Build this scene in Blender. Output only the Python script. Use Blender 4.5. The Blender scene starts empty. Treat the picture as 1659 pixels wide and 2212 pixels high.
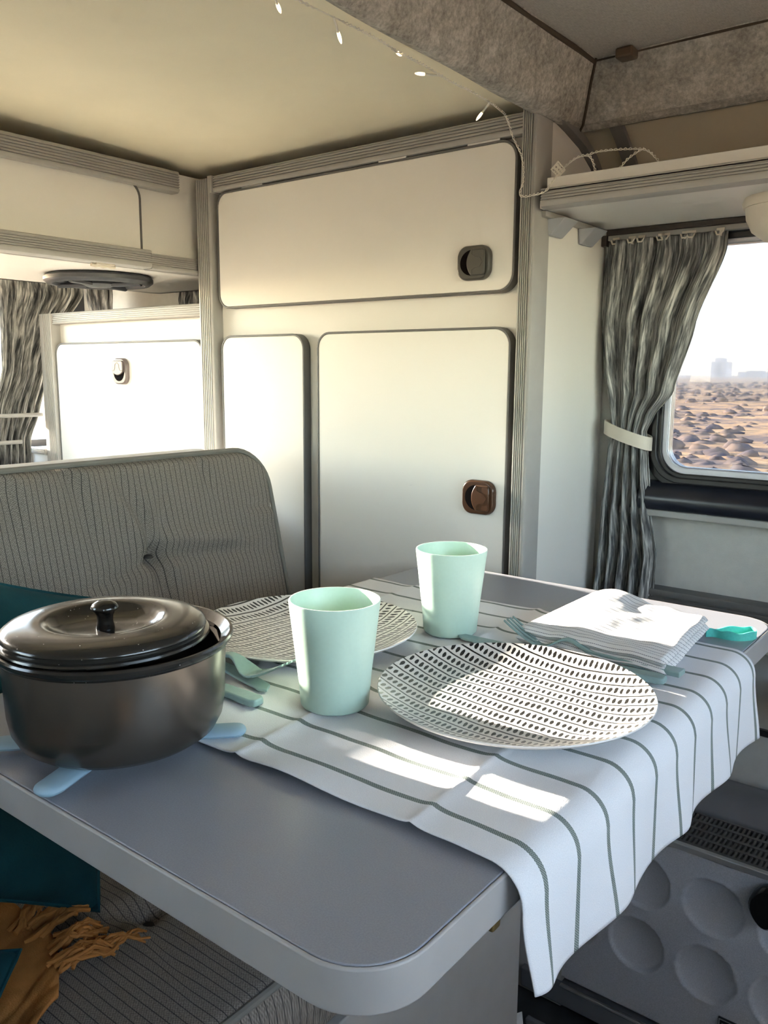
import bpy, math, random
from mathutils import Vector, Matrix
random.seed(7)
S = bpy.context.scene
COL = S.collection
PI = math.pi

# ------------------------------------------------------------------ camera
cam_d = bpy.data.cameras.new('camera'); cam = bpy.data.objects.new('camera', cam_d); COL.objects.link(cam)
cam_d.sensor_fit = 'HORIZONTAL'; cam_d.sensor_width = 36.0
cam_d.lens = 1803.65 / 1659 * 36.0
cam_d.clip_start = 0.02; cam_d.clip_end = 3000
def cam_axes(pitch, roll, yaw):
    fw = Vector((-math.sin(yaw)*math.cos(pitch), math.cos(yaw)*math.cos(pitch), -math.sin(pitch)))
    r0 = Vector((math.cos(yaw), math.sin(yaw), 0)); u0 = r0.cross(fw)
    return r0*math.cos(roll)+u0*math.sin(roll), u0*math.cos(roll)-r0*math.sin(roll), fw
_r, _u, _f = cam_axes(math.radians(9.54716), math.radians(0.36114), math.radians(37.92341))
cam.matrix_world = Matrix(((_r.x, _u.x, -_f.x, 0), (_r.y, _u.y, -_f.y, 0), (_r.z, _u.z, -_f.z, 1.0), (0, 0, 0, 1)))
S.camera = cam

# ------------------------------------------------------------------ light
SUN_EL, SUN_AZ = math.radians(13.0), math.radians(3.0)
w = bpy.data.worlds.new('world'); S.world = w; w.use_nodes = True
nt = w.node_tree; nt.nodes.clear()
sky = nt.nodes.new('ShaderNodeTexSky'); sky.sky_type = 'NISHITA'; sky.sun_disc = False
sky.sun_elevation = SUN_EL; sky.sun_rotation = math.radians(267.0)
sky.altitude = 200; sky.air_density = 1.0; sky.dust_density = 0.25; sky.ozone_density = 1.0
bg = nt.nodes.new('ShaderNodeBackground'); bg.inputs['Strength'].default_value = 1.45
wo = nt.nodes.new('ShaderNodeOutputWorld')
hs = nt.nodes.new('ShaderNodeHueSaturation'); hs.inputs['Saturation'].default_value = .78
nt.links.new(sky.outputs[0], hs.inputs['Color']); nt.links.new(hs.outputs[0], bg.inputs[0]); nt.links.new(bg.outputs[0], wo.inputs[0])
sd = bpy.data.lights.new('sun', 'SUN'); sun = bpy.data.objects.new('sun', sd); COL.objects.link(sun)
sd.energy = 25.0; sd.angle = math.radians(0.9); sd.color = (1.0, 0.90, 0.76)
_sdir = Vector((math.cos(SUN_AZ)*math.cos(SUN_EL), math.sin(SUN_AZ)*math.cos(SUN_EL), -math.sin(SUN_EL)))
sun.rotation_euler = _sdir.to_track_quat('-Z', 'Y').to_euler(); sun.location = (-6, 0, 4)
S.view_settings.view_transform = 'Standard'; S.view_settings.look = 'None'
S.view_settings.exposure = 0.98; S.view_settings.gamma = 1.0; S.view_settings.use_curve_mapping = False
S.cycles.max_bounces = 5; S.cycles.diffuse_bounces = 3; S.cycles.glossy_bounces = 3; S.cycles.transparent_max_bounces = 8
S.cycles.use_adaptive_sampling = True; S.cycles.adaptive_threshold = 0.14; S.cycles.adaptive_min_samples = 16; S.cycles.use_light_tree = False
S.cycles.sample_clamp_indirect = 6.0; S.cycles.caustics_reflective = False; S.cycles.caustics_refractive = False

# ------------------------------------------------------------------ materials
def lin(c): return tuple(((x/255)/12.92 if x/255 <= .04045 else ((x/255+.055)/1.055)**2.4) for x in c)
class N:
    """small node helper"""
    def __init__(s, name):
        s.m = bpy.data.materials.new(name); s.m.use_nodes = True
        s.t = s.m.node_tree; s.t.nodes.clear()
        s.out = s.t.nodes.new('ShaderNodeOutputMaterial')
        s.b = s.t.nodes.new('ShaderNodeBsdfPrincipled'); s.t.links.new(s.b.outputs[0], s.out.inputs[0])
    def n(s, typ, **k):
        x = s.t.nodes.new(typ)
        for a, v in k.items(): setattr(x, a, v)
        return x
    def l(s, a, b): s.t.links.new(a, b)
    def val(s, i, v):
        if isinstance(v, (int, float)): i.default_value = v
        elif isinstance(v, tuple): i.default_value = v
        else: s.l(v, i)
    def math(s, op, a, b=None, c=None):
        x = s.n('ShaderNodeMath', operation=op)
        s.val(x.inputs[0], a)
        if b is not None: s.val(x.inputs[1], b)
        if c is not None: s.val(x.inputs[2], c)
        return x.outputs[0]
    def coord(s, which='Object', scale=(1, 1, 1), rot=(0, 0, 0), loc=(0, 0, 0)):
        tc = s.n('ShaderNodeTexCoord'); mp = s.n('ShaderNodeMapping')
        s.l(tc.outputs[which], mp.inputs[0])
        mp.inputs['Scale'].default_value = scale; mp.inputs['Rotation'].default_value = rot; mp.inputs['Location'].default_value = loc
        return mp.outputs[0]
    def noise(s, vec, scale, detail=3, rough=.5, dist=0):
        x = s.n('ShaderNodeTexNoise'); s.l(vec, x.inputs['Vector'])
        x.inputs['Scale'].default_value = scale; x.inputs['Detail'].default_value = detail
        x.inputs['Roughness'].default_value = rough; x.inputs['Distortion'].default_value = dist
        return x.outputs['Fac']
    def ramp(s, fac, stops):
        x = s.n('ShaderNodeValToRGB'); e = x.color_ramp.elements
        while len(e) < len(stops): e.new(.5)
        for i, (p, c) in enumerate(stops): e[i].position = p; e[i].color = (*c[:3], 1)
        s.l(fac, x.inputs[0]); return x.outputs[0]
    def mix(s, fac, a, b, mode='MIX'):
        x = s.n('ShaderNodeMix', data_type='RGBA', blend_type=mode)
        s.val(x.inputs[0], fac)
        for i, v in ((6, a), (7, b)):
            if isinstance(v, tuple): x.inputs[i].default_value = (*v[:3], 1)
            else: s.l(v, x.inputs[i])
        return x.outputs[2]
    def bump(s, h, strength=.2, dist=.002):
        x = s.n('ShaderNodeBump'); x.inputs['Strength'].default_value = strength; x.inputs['Distance'].default_value = dist
        s.l(h, x.inputs['Height']); s.l(x.outputs[0], s.b.inputs['Normal'])
    def base(s, c, rough=.5, metal=0, spec=.5):
        i = s.b.inputs['Base Color']
        if isinstance(c, tuple): i.default_value = (*c[:3], 1)
        else: s.l(c, i)
        s.b.inputs['Roughness'].default_value = rough; s.b.inputs['Metallic'].default_value = metal
        s.b.inputs['Specular IOR Level'].default_value = spec
        return s.m
def plain(name, c, rough=.5, metal=0, var=.06, nscale=30, bump=0, bscale=400, spec=.5, bdist=.001):
    k = N(name); v = k.coord()
    f = k.noise(v, nscale, 4)
    col = k.ramp(f, [(.3, tuple(x*(1-var) for x in c)), (.7, tuple(min(1, x*(1+var)) for x in c))])
    if bump: k.bump(k.noise(v, bscale, 2), bump, bdist)
    return k.base(col, rough, metal, spec)

M = {}
M['laminate'] = plain('white_laminate', (.80, .775, .72), .42, var=.012, nscale=6, bump=.06, bscale=600)
M['laminate_sheen'] = M['laminate']
M['trim'] = plain('grey_plastic_trim', (.36, .35, .325), .42, var=.03, nscale=40)
M['edge'] = plain('dark_grey_edge_band', (.105, .102, .098), .45, var=.05)
M['edge_lt'] = plain('mid_grey_edge_band', (.19, .185, .178), .42, var=.04)
M['ceiling'] = plain('beige_ceiling_board', (.88, .81, .62), .75, var=.03, nscale=8, bump=.12, bscale=500)
def _hl():
    k = N('cream_headliner'); v = k.coord('Object', (1, 1, 1))
    k.bump(k.noise(v, 350, 2), .15, .001)
    return k.base((.58, .52, .40), .8)
M['headliner'] = _hl()
def _carpet():
    k = N('grey_fleece_lining'); v = k.coord()
    a = k.noise(v, 160, 5, .7); b = k.noise(v, 28, 3)
    f = k.math('ADD', k.math('MULTIPLY', a, .65), k.math('MULTIPLY', b, .35))
    col = k.ramp(f, [(.33, (.23, .215, .19)), (.5, (.44, .415, .37)), (.66, (.68, .645, .59))])
    k.bump(a, .8, .004)
    return k.base(col, 1.0, spec=.1)
M['carpet'] = _carpet()
def _board():
    k = N('woven_roof_board'); v = k.coord('Object', (1, 6, 1)); v2 = k.coord('Object', (6, 1, 1))
    f = k.math('MULTIPLY', k.math('ADD', k.noise(v, 120, 3), k.noise(v2, 120, 3)), .5)
    col = k.ramp(f, [(.35, (.40, .37, .33)), (.65, (.58, .54, .49))])
    k.bump(f, .3, .002)
    return k.base(col, .9, spec=.15)
M['board'] = _board()
M['wallpanel'] = plain('grey_beige_wall_panel', (.50, .49, .45), .7, var=.04, nscale=60, bump=.25, bscale=700)
M['black'] = plain('black_rubber', (.012, .012, .014), .38, var=.1)
M['sill'] = plain('dark_navy_sill_vinyl', (.008, .010, .018), .28, var=.1)
M['brown_rail'] = plain('dark_brown_rail', (.03, .022, .018), .5)
M['alu'] = plain('brushed_aluminium', (.62, .62, .62), .35, .9, var=.05)
M['seal'] = plain('pale_window_seal', (.62, .62, .66), .3, 0, var=.03)
M['beige_plastic'] = plain('cream_plastic', (.66, .60, .50), .4, var=.03)
M['tableTop'] = None
def _table():
    k = N('grey_table_laminate'); v = k.coord()
    f = k.noise(v, 900, 2); col = k.mix(.22, (.285, .295, .33), k.ramp(f, [(.3, (.19, .195, .22)), (.7, (.39, .40, .44))]))
    k.bump(f, .08, .0005)
    return k.base(col, .36, spec=.5)
M['tableTop'] = _table()
M['tableEdge'] = plain('grey_table_edge_band', (.40, .385, .375), .38, var=.05, nscale=20)
M['cup'] = plain('mint_bamboo_plastic', (.50, .665, .565), .42, var=.015, nscale=300)
M['cutlery'] = plain('sage_bamboo_plastic', (.25, .36, .345), .4, var=.04, nscale=200)
M['trivet'] = plain('pale_blue_silicone', (.30, .44, .54), .6, var=.03)
M['handle_dark'] = plain('dark_olive_latch_plastic', (.055, .053, .045), .32, var=.08)
M['handle_brown'] = plain('brown_latch_plastic', (.060, .026, .012), .25, var=.12)
M['handle_taupe'] = plain('taupe_latch_plastic', (.15, .12, .113), .3, var=.06)
M['recess_shade'] = plain('painted_recess_shade', (.004, .003, .003), .9, spec=.05)  # near-black colour painted for the shade inside a latch recess
M['speaker'] = plain('charcoal_speaker_plastic', (.035, .038, .043), .4)
M['teal'] = plain('dark_teal_velvet', (.004, .045, .058), .85, var=.25, nscale=14, bump=.3, bscale=500, spec=.2)
M['orange'] = plain('ochre_woven_scarf', (.42, .18, .055), .9, var=.25, nscale=30, bump=.5, bscale=600, spec=.1)
M['tealLoop'] = plain('turquoise_felt_loop', (.09, .52, .45), .9, var=.08, nscale=300)
M['floor'] = plain('dark_floor_vinyl', (.022, .024, .026), .5, var=.3)
M['box'] = plain('grey_bench_laminate', (.40, .385, .36), .5, var=.03)
M['heater'] = plain('speckled_grey_heater_enamel', (.40, .40, .42), .42, 0, var=.16, nscale=900, bump=.15, bscale=900)
M['heaterdark'] = plain('charcoal_heater_plastic', (.12, .123, .132), .5, 0)
M['grille'] = plain('dark_grey_grille', (.075, .073, .068), .55)
M['paper'] = plain('white_paper', (.75, .73, .70), .8)
M['wire'] = plain('clear_twisted_wire', (.74, .71, .62), .3)
M['canvas'] = plain('dark_seam_webbing', (.06, .045, .03), .9)
M['pillarW'] = plain('white_van_lining', (.62, .60, .55), .6)
M['brass'] = plain('brass_bracket', (.35, .25, .10), .4, .7)
M['white_ceramic'] = plain('white_melamine', (.80, .77, .73), .3, var=.02)

def _pot():
    k = N('dark_bronze_enamel'); v = k.coord()
    f = k.noise(v, 1200, 2)
    k.bump(f, .05, .0005)
    m = k.base((.15, .132, .115), .27, .85)
    return m
M['pot'] = _pot()
def _lid():
    k = N('black_enamel_painted_glints'); v = k.coord()
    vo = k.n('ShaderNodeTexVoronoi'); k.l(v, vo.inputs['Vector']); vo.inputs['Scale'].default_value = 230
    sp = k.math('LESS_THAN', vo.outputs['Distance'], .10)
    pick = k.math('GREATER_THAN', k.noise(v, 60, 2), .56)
    col = k.mix(k.math('MULTIPLY', sp, pick), (.032, .029, .026), (.6, .58, .55))  # pale specks painted into the colour as sun glints
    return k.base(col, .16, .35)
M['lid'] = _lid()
M['knob'] = plain('black_bakelite', (.006, .006, .006), .18)

def _plate():
    k = N('plate_with_dashed_rows')
    tc = k.n('ShaderNodeTexCoord'); sep = k.n('ShaderNodeSeparateXYZ')
    wob = k.n('ShaderNodeTexNoise'); wob.inputs['Scale'].default_value = 16; wob.inputs['Detail'].default_value = 1
    k.l(tc.outputs['Object'], wob.inputs['Vector']); k.l(tc.outputs['Object'], sep.inputs[0])
    x, y = sep.outputs[0], sep.outputs[1]
    y2 = k.math('ADD', y, k.math('MULTIPLY', k.math('SUBTRACT', wob.outputs['Fac'], .5), .010))
    vv = k.math('DIVIDE', y2, .0182)
    fr = k.math('FRACT', k.math('ADD', vv, 40.0)); row = k.math('FLOOR', k.math('ADD', vv, 40.0))
    line = k.math('LESS_THAN', k.math('ABSOLUTE', k.math('SUBTRACT', fr, .5)), .058)
    d = k.math('ABSOLUTE', k.math('SUBTRACT', k.math('FRACT', k.math('ADD', fr, .5)), .5))
    # dashes: slanted strokes with irregular width and height
    ph = k.math('ADD', k.math('DIVIDE', x, .0057), k.math('ADD', k.math('MULTIPLY', k.math('FLOOR', k.math('ADD', vv, 40.5)), .37), k.math('MULTIPLY', k.math('FRACT', k.math('ADD', fr, .5)), .75)))
    fx = k.math('ABSOLUTE', k.math('SUBTRACT', k.math('FRACT', k.math('ADD', ph, 60.0)), .5))
    irr = k.n('ShaderNodeTexNoise'); irr.inputs['Scale'].default_value = 150; irr.inputs['Detail'].default_value = 2; k.l(tc.outputs['Object'], irr.inputs['Vector'])
    rx = k.math('DIVIDE', fx, k.math('ADD', .08, k.math('MULTIPLY', irr.outputs['Fac'], .42)))
    ry = k.math('DIVIDE', d, k.math('ADD', .12, k.math('MULTIPLY', irr.outputs['Fac'], .28)))
    dash = k.math('LESS_THAN', k.math('ADD', k.math('MULTIPLY', rx, rx), k.math('MULTIPLY', ry, ry)), 1.0)
    ink = k.math('MAXIMUM', line, dash)
    col = k.mix(ink, (.80, .765, .725), (.016, .015, .014))
    return k.base(col, .3)
M['plate'] = _plate()

def _cloth():
    k = N('white_tea_towel_with_grey_stripes')
    tc = k.n('ShaderNodeTexCoord'); sep = k.n('ShaderNodeSeparateXYZ'); k.l(tc.outputs['UV'], sep.inputs[0])
    u, v = sep.outputs[0], sep.outputs[1]
    fr = k.math('ABSOLUTE', k.math('SUBTRACT', k.math('FRACT', k.math('ADD', k.math('DIVIDE', k.math('SUBTRACT', v, .030), .0476), 10.5)), .5))
    st = k.math('LESS_THAN', fr, .056)
    chk = k.n('ShaderNodeTexChecker'); chk.inputs['Scale'].default_value = 1100; k.l(tc.outputs['UV'], chk.inputs['Vector'])
    gr = k.mix(chk.outputs['Fac'], (.10, .125, .115), (.36, .40, .38))
    wv = k.n('ShaderNodeMapping'); k.l(tc.outputs['UV'], wv.inputs[0]); 
    weave = k.noise(wv.outputs[0], 1400, 1)
    white = k.ramp(weave, [(.3, (.77, .77, .79)), (.7, (.88, .875, .89))])
    col = k.mix(st, white, gr)
    k.bump(k.math('ADD', weave, k.math('MULTIPLY', k.noise(wv.outputs[0], 60, 3), 1.2)), .25, .0012)
    return k.base(col, .9, spec=.15)
M['cloth'] = _cloth()
def _napkin():
    k = N('white_napkin_with_pinstripes')
    tc = k.n('ShaderNodeTexCoord'); sep = k.n('ShaderNodeSeparateXYZ'); k.l(tc.outputs['UV'], sep.inputs[0])
    u, v = sep.outputs[0], sep.outputs[1]
    fr = k.math('FRACT', k.math('ADD', k.math('DIVIDE', v, .0088), 20))
    ln = k.math('LESS_THAN', fr, .13)
    dots = k.math('LESS_THAN', k.math('FRACT', k.math('DIVIDE', u, .0022)), .72)
    col = k.mix(k.math('MULTIPLY', ln, dots), (.80, .785, .77), (.115, .115, .145))
    k.bump(k.noise(tc.outputs['UV'], 900, 2), .2, .001)
    return k.base(col, .9, spec=.1)
M['napkin'] = _napkin()
def _cord():
    k = N('grey_ribbed_upholstery')
    tc = k.n('ShaderNodeTexCoord'); sep = k.n('ShaderNodeSeparateXYZ'); k.l(tc.outputs['UV'], sep.inputs[0])
    u, v = sep.outputs[0], sep.outputs[1]
    fr = k.math('FRACT', k.math('ADD', k.math('DIVIDE', u, .0098), 30))
    d = k.math('ABSOLUTE', k.math('SUBTRACT', fr, .5))
    ln = k.n('ShaderNodeMapRange'); k.l(d, ln.inputs[0]); ln.inputs[1].default_value = .42; ln.inputs[2].default_value = .48
    knit = k.math('MULTIPLY', k.math('SINE', k.math('MULTIPLY', v, 2*PI/.0032)), k.math('SINE', k.math('MULTIPLY', u, 2*PI/.0033)))
    f2 = k.math('ADD', k.math('MULTIPLY', knit, .22), k.noise(tc.outputs['UV'], 500, 2))
    c = k.ramp(f2, [(.25, (.140, .122, .104)), (.75, (.315, .280, .242))])
    col = k.mix(k.math('MULTIPLY', ln.outputs[0], .85), c, (.035, .034, .034))
    k.bump(k.math('SUBTRACT', k.math('MULTIPLY', knit, .3), k.math('MULTIPLY', ln.outputs[0], 1.5)), .35, .0015)
    return k.base(col, .95, spec=.12)
M['cord'] = _cord()
M['piping'] = plain('grey_cord_piping', (.20, .19, .165), .9)
def _curt(name, translucent):
    k = N(name)
    a = k.coord('UV', (230, 26, 1)); b = k.coord('UV', (95, 14, 1))
    f = k.math('ADD', k.math('MULTIPLY', k.noise(a, 1, 4, .6, .4), .6), k.math('MULTIPLY', k.noise(b, 1, 3), .4))
    col = k.ramp(f, [(.40, (.06, .062, .064)), (.47, (.17, .172, .168)), (.53, (.30, .298, .283)), (.61, (.58, .57, .54))])
    k.bump(f, .5, .003)
    m = k.base(col, .85, spec=.15)
    if translucent:
        tr = k.n('ShaderNodeBsdfTranslucent'); col2 = k.ramp(f, [(.40, (.05, .05, .05)), (.5, (.17, .17, .155)), (.62, (.42, .41, .37))]); k.l(col2, tr.inputs[0])
        mx = k.n('ShaderNodeMixShader'); mx.inputs[0].default_value = .5
        k.l(k.b.outputs[0], mx.inputs[1]); k.l(tr.outputs[0], mx.inputs[2]); k.l(mx.outputs[0], k.out.inputs[0])
    return m
M['curtain'] = _curt('grey_mottled_curtain', False)
M['curtain_thin'] = _curt('grey_mottled_thin_curtain', True)
def _glass():
    k = N('tinted_window_pane')
    tr = k.n('ShaderNodeBsdfTransparent'); tr.inputs[0].default_value = (.40, .40, .41, 1)
    gl = k.n('ShaderNodeBsdfGlossy'); gl.inputs['Roughness'].default_value = .02
    fr = k.n('ShaderNodeFresnel'); fr.inputs[0].default_value = 1.3
    mx = k.n('ShaderNodeMixShader'); k.l(fr.outputs[0], mx.inputs[0]); k.l(tr.outputs[0], mx.inputs[1]); k.l(gl.outputs[0], mx.inputs[2])
    k.l(mx.outputs[0], k.out.inputs[0]); return k.m
M['glass'] = _glass()
def _led():
    k = N('warm_led_bulb'); k.base((1, .85, .6), .3)
    k.b.inputs['Emission Color'].default_value = (1, .72, .36, 1); k.b.inputs['Emission Strength'].default_value = 3.2
    return k.m
M['led'] = _led()
def _tagm():
    k = N('printed_paper_tag'); v = k.coord('UV', (1, 1, 1))
    sep = k.n('ShaderNodeSeparateXYZ'); k.l(v, sep.inputs[0])
    rows = k.math('LESS_THAN', k.math('ABSOLUTE', k.math('SUBTRACT', k.math('FRACT', k.math('MULTIPLY', sep.outputs[1], 3.0)), .5)), .2)
    ch = k.math('GREATER_THAN', k.noise(k.coord('UV', (26, 5, 1)), 1, 1), .52)
    inside = k.math('LESS_THAN', k.math('ABSOLUTE', k.math('SUBTRACT', sep.outputs[0], .5)), .36)
    f = k.math('MULTIPLY', k.math('MULTIPLY', rows, ch), inside)
    return k.base(k.mix(f, (.80, .76, .66), (.12, .09, .08)), .7)
M['tag'] = _tagm()
def _ground():
    k = N('sandy_scrub_ground'); v = k.coord()
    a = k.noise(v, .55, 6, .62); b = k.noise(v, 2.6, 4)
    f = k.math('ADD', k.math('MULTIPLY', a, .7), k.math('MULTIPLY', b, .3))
    col = k.ramp(f, [(.38, (.27, .22, .205)), (.47, (.46, .32, .23)), (.55, (.80, .50, .27)), (.70, (.90, .62, .37))])  # grey stops painted as shaded scrub, orange stops as sunlit sand
    return k.base(col, .95, spec=.05)
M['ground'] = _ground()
def _scrub():
    k = N('grey_desert_scrub'); v = k.coord()
    col = k.ramp(k.noise(v, 3.0, 4), [(.35, (.17, .15, .165)), (.65, (.42, .30, .22))])  # shaded lavender and sunlit orange mixed into the bush colour
    return k.base(col, 1.0, spec=.05)
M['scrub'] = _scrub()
M['farbldg'] = plain('hazy_far_building', (.55, .50, .52), .9, var=.03)  # pale tone also stands in for distance haze

# ------------------------------------------------------------------ geometry helpers
class G:
    def __init__(s): s.v = []; s.f = []; s.uv = {}; s.mi = []
    def add(s, vs, fs, uvs=None, mi=0):
        o = len(s.v); s.v += [tuple(x) for x in vs]
        for f in fs:
            s.f.append([o+i for i in f]); s.mi.append(mi)
        if uvs:
            for i, q in enumerate(uvs): s.uv[o+i] = q
        return s
    def box(s, x0, x1, y0, y1, z0, z1):
        vs = [(x, y, z) for z in (z0, z1) for y in (y0, y1) for x in (x0, x1)]
        return s.add(vs, [(0, 2, 3, 1), (4, 5, 7, 6), (0, 1, 5, 4), (2, 6, 7, 3), (0, 4, 6, 2), (1, 3, 7, 5)])
    def loft(s, loops, close=True, cap=True, mi=0):
        n = len(loops[0]); vs = [p for L in loops for p in L]; fs = []
        for a in range(len(loops)-1):
            for i in range(n if close else n-1):
                j = (i+1) % n; fs.append((a*n+i, a*n+j, (a+1)*n+j, (a+1)*n+i))
        if cap: fs += [tuple(range(n-1, -1, -1)), tuple((len(loops)-1)*n+i for i in range(n))]
        return s.add(vs, fs, mi=mi)
    def prism(s, pts, axis, a0, a1):
        mk = {'x': lambda p, a: (a, p[0], p[1]), 'y': lambda p, a: (p[0], a, p[1]), 'z': lambda p, a: (p[0], p[1], a)}[axis]
        return s.loft([[mk(p, a0) for p in pts], [mk(p, a1) for p in pts]])
    def ring(s, outer, inner, axis, a0, a1):
        mk = {'x': lambda p, a: (a, p[0], p[1]), 'y': lambda p, a: (p[0], a, p[1]), 'z': lambda p, a: (p[0], p[1], a)}[axis]
        L = [[mk(p, a0) for p in outer], [mk(p, a1) for p in outer], [mk(p, a1) for p in inner], [mk(p, a0) for p in inner]]
        return s.loft(L + [L[0]], cap=False)
    def tube(s, pts, r, n=8, rf=None, cap=True):
        P = [Vector(p) for p in pts]; loops = []; prev = None
        for i, p in enumerate(P):
            t = (P[min(i+1, len(P)-1)] - P[max(i-1, 0)]).normalized()
            if prev is None:
                a = Vector((0, 0, 1)) if abs(t.z) < .9 else Vector((1, 0, 0)); nrm = t.cross(a).normalized()
            else: nrm = (prev - t*prev.dot(t)).normalized()
            prev = nrm; b = t.cross(nrm); rr = r if rf is None else r*rf(i/(len(P)-1))
            loops.append([tuple(p + (nrm*math.cos(2*PI*k/n) + b*math.sin(2*PI*k/n))*rr) for k in range(n)])
        return s.loft(loops, cap=cap)
    def lathe(s, prof, c, n=64, mis=None):
        vs = []; fs = []; m = []; N_ = len(prof)
        for k in range(n):
            a = 2*PI*k/n
            for (r, z) in prof: vs.append((c[0]+r*math.cos(a), c[1]+r*math.sin(a), c[2]+z))
        o = len(s.v); s.v += vs
        for k in range(n):
            j = (k+1) % n
            for i in range(N_-1):
                s.f.append([o+k*N_+i, o+j*N_+i, o+j*N_+i+1, o+k*N_+i+1]); s.mi.append(mis[i] if mis else 0)
        return s
    def grid(s, fn, nu, nv, uvfn=None):
        vs = []; uvs = []
        for j in range(nv+1):
            for i in range(nu+1):
                r = fn(i/nu, j/nv); vs.append(r[0]); uvs.append(r[1])
        fs = [(j*(nu+1)+i, j*(nu+1)+i+1, (j+1)*(nu+1)+i+1, (j+1)*(nu+1)+i) for j in range(nv) for i in range(nu)]
        return s.add(vs, fs, uvs)
def obj(name, g, mat, root=None, parent=None, smooth=True, bevel=0, angle=38, sub=0, solid=0, base=None):
    """one mesh object from world-space geometry; root = Empty of its thing"""
    off = Vector(root['_base']) if root is not None else Vector(base or (0, 0, 0))
    me = bpy.data.meshes.new(name)
    me.from_pydata([tuple(Vector(v)-off) for v in g.v], [], g.f); me.validate()
    mats = mat if isinstance(mat, (list, tuple)) else [mat]
    for m in mats: me.materials.append(m)
    if len(mats) > 1:
        for p, i in zip(me.polygons, g.mi): p.material_index = i
    if g.uv:
        ul = me.uv_layers.new(name='UVMap')
        for lp in me.loops:
            q = g.uv.get(lp.vertex_index)
            if q: ul.data[lp.index].uv = q
    import bmesh
    bm = bmesh.new(); bm.from_mesh(me); bmesh.ops.remove_doubles(bm, verts=bm.verts, dist=1e-6) if not g.uv else None
    bmesh.ops.recalc_face_normals(bm, faces=bm.faces); bm.to_mesh(me); bm.free()
    if smooth:
        me.shade_smooth(); me.set_sharp_from_angle(angle=math.radians(angle))
    o = bpy.data.objects.new(name, me); COL.objects.link(o)
    if root is not None: o.parent = parent or root
    else: o.location = off
    if bevel:
        b = o.modifiers.new('b', 'BEVEL'); b.width = bevel; b.segments = 3; b.limit_method = 'ANGLE'; b.angle_limit = math.radians(40)
        b.harden_normals = False
    if sub:
        q = o.modifiers.new('s', 'SUBSURF'); q.levels = sub; q.render_levels = sub
    if solid:
        q = o.modifiers.new('t', 'SOLIDIFY'); q.thickness = solid; q.offset = 0
    return o
def tag(o, label, cat=None, group=None, kind=None):
    o['label'] = label
    if cat: o['category'] = cat
    if group: o['group'] = group
    if kind: o['kind'] = kind
    return o
def thing(name, label, cat, base=(0, 0, 0), group=None):
    o = bpy.data.objects.new(name, None); COL.objects.link(o); o.location = base; o['_base'] = base
    o.empty_display_size = .02
    return tag(o, label, cat, group)
def struct(name, label, g, mat, base=None, **k):
    return tag(obj(name, g, mat, base=base, **k), label, kind='structure')
def rrect(x0, x1, y0, y1, r, n=6, corners=(1, 1, 1, 1)):
    """rounded rectangle, counter-clockwise from lower left; corners = (ll, lr, ur, ul)"""
    out = []
    for (cx, cy, a0, c, px, py) in ((x0+r, y0+r, PI, corners[0], x0, y0), (x1-r, y0+r, 1.5*PI, corners[1], x1, y0),
                                    (x1-r, y1-r, 0, corners[2], x1, y1), (x0+r, y1-r, .5*PI, corners[3], x0, y1)):
        for k in range(n+1):
            a = a0 + .5*PI*k/n
            out.append((cx+r*math.cos(a), cy+r*math.sin(a)) if c else (px, py))
    return out
def flute(wd, dp, n=5, a=.18, b=.82, gd=.0016, r=.004):
    gd = .0026; n = min(n, 6)
    """cross-section (t, d) of a grooved strip: t across its width, d outwards"""
    p = [(0, 0), (0, dp-r)]
    for k in (1, 2): p.append((r-r*math.cos(PI*k/4), dp-r+r*math.sin(PI*k/4)))
    p[-1] = (r, dp)
    t0, t1 = wd*a, wd*b; pitch = (t1-t0)/n
    for i in range(n):
        c = t0+pitch*(i+.5); h = pitch*.28
        p += [(c-h, dp), (c-h*.6, dp-gd), (c+h*.6, dp-gd), (c+h, dp)]
    p += [(wd-r, dp), (wd-r*.29, dp-r*.29), (wd, dp-r), (wd, 0)]
    return p
def extr(pts, fn, l0, l1):
    g = G(); g.loft([[fn(t, d, l0) for t, d in pts], [fn(t, d, l1) for t, d in pts]]); return g
def smoothstep(a, b, x):
    t = max(0, min(1, (x-a)/(b-a))); return t*t*(3-2*t)
def nz(x, y=0, z=0): 
    from mathutils import noise
    return noise.noise(Vector((x, y, z)))

YW = 1.385      # window wall
YD = 1.12       # door fronts of the wardrobe
TZ = .70        # table top

# ------------------------------------------------------------------ setting
struct('floor', 'dark vinyl floor of the camper', G().box(-2.2, .9, -.7, 1.42, -.03, 0), M['floor'])
# wall with the window (hole cut as four pieces in one mesh, rubber frame covers the corners)
WX0, WX1, WZ0, WZ1 = -.492, .30, .832, 1.212
g = G()
g.box(-2.2, WX0, YW, YW+.03, 0, 1.40); g.box(WX1, .9, YW, YW+.03, 0, 1.40)
g.box(WX0, WX1, YW, YW+.03, 0, WZ0); g.box(WX0, WX1, YW, YW+.03, WZ1, 1.40)
struct('wall_back', 'grey beige lined camper side wall around the window', g, M['wallpanel'], smooth=False)
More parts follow.
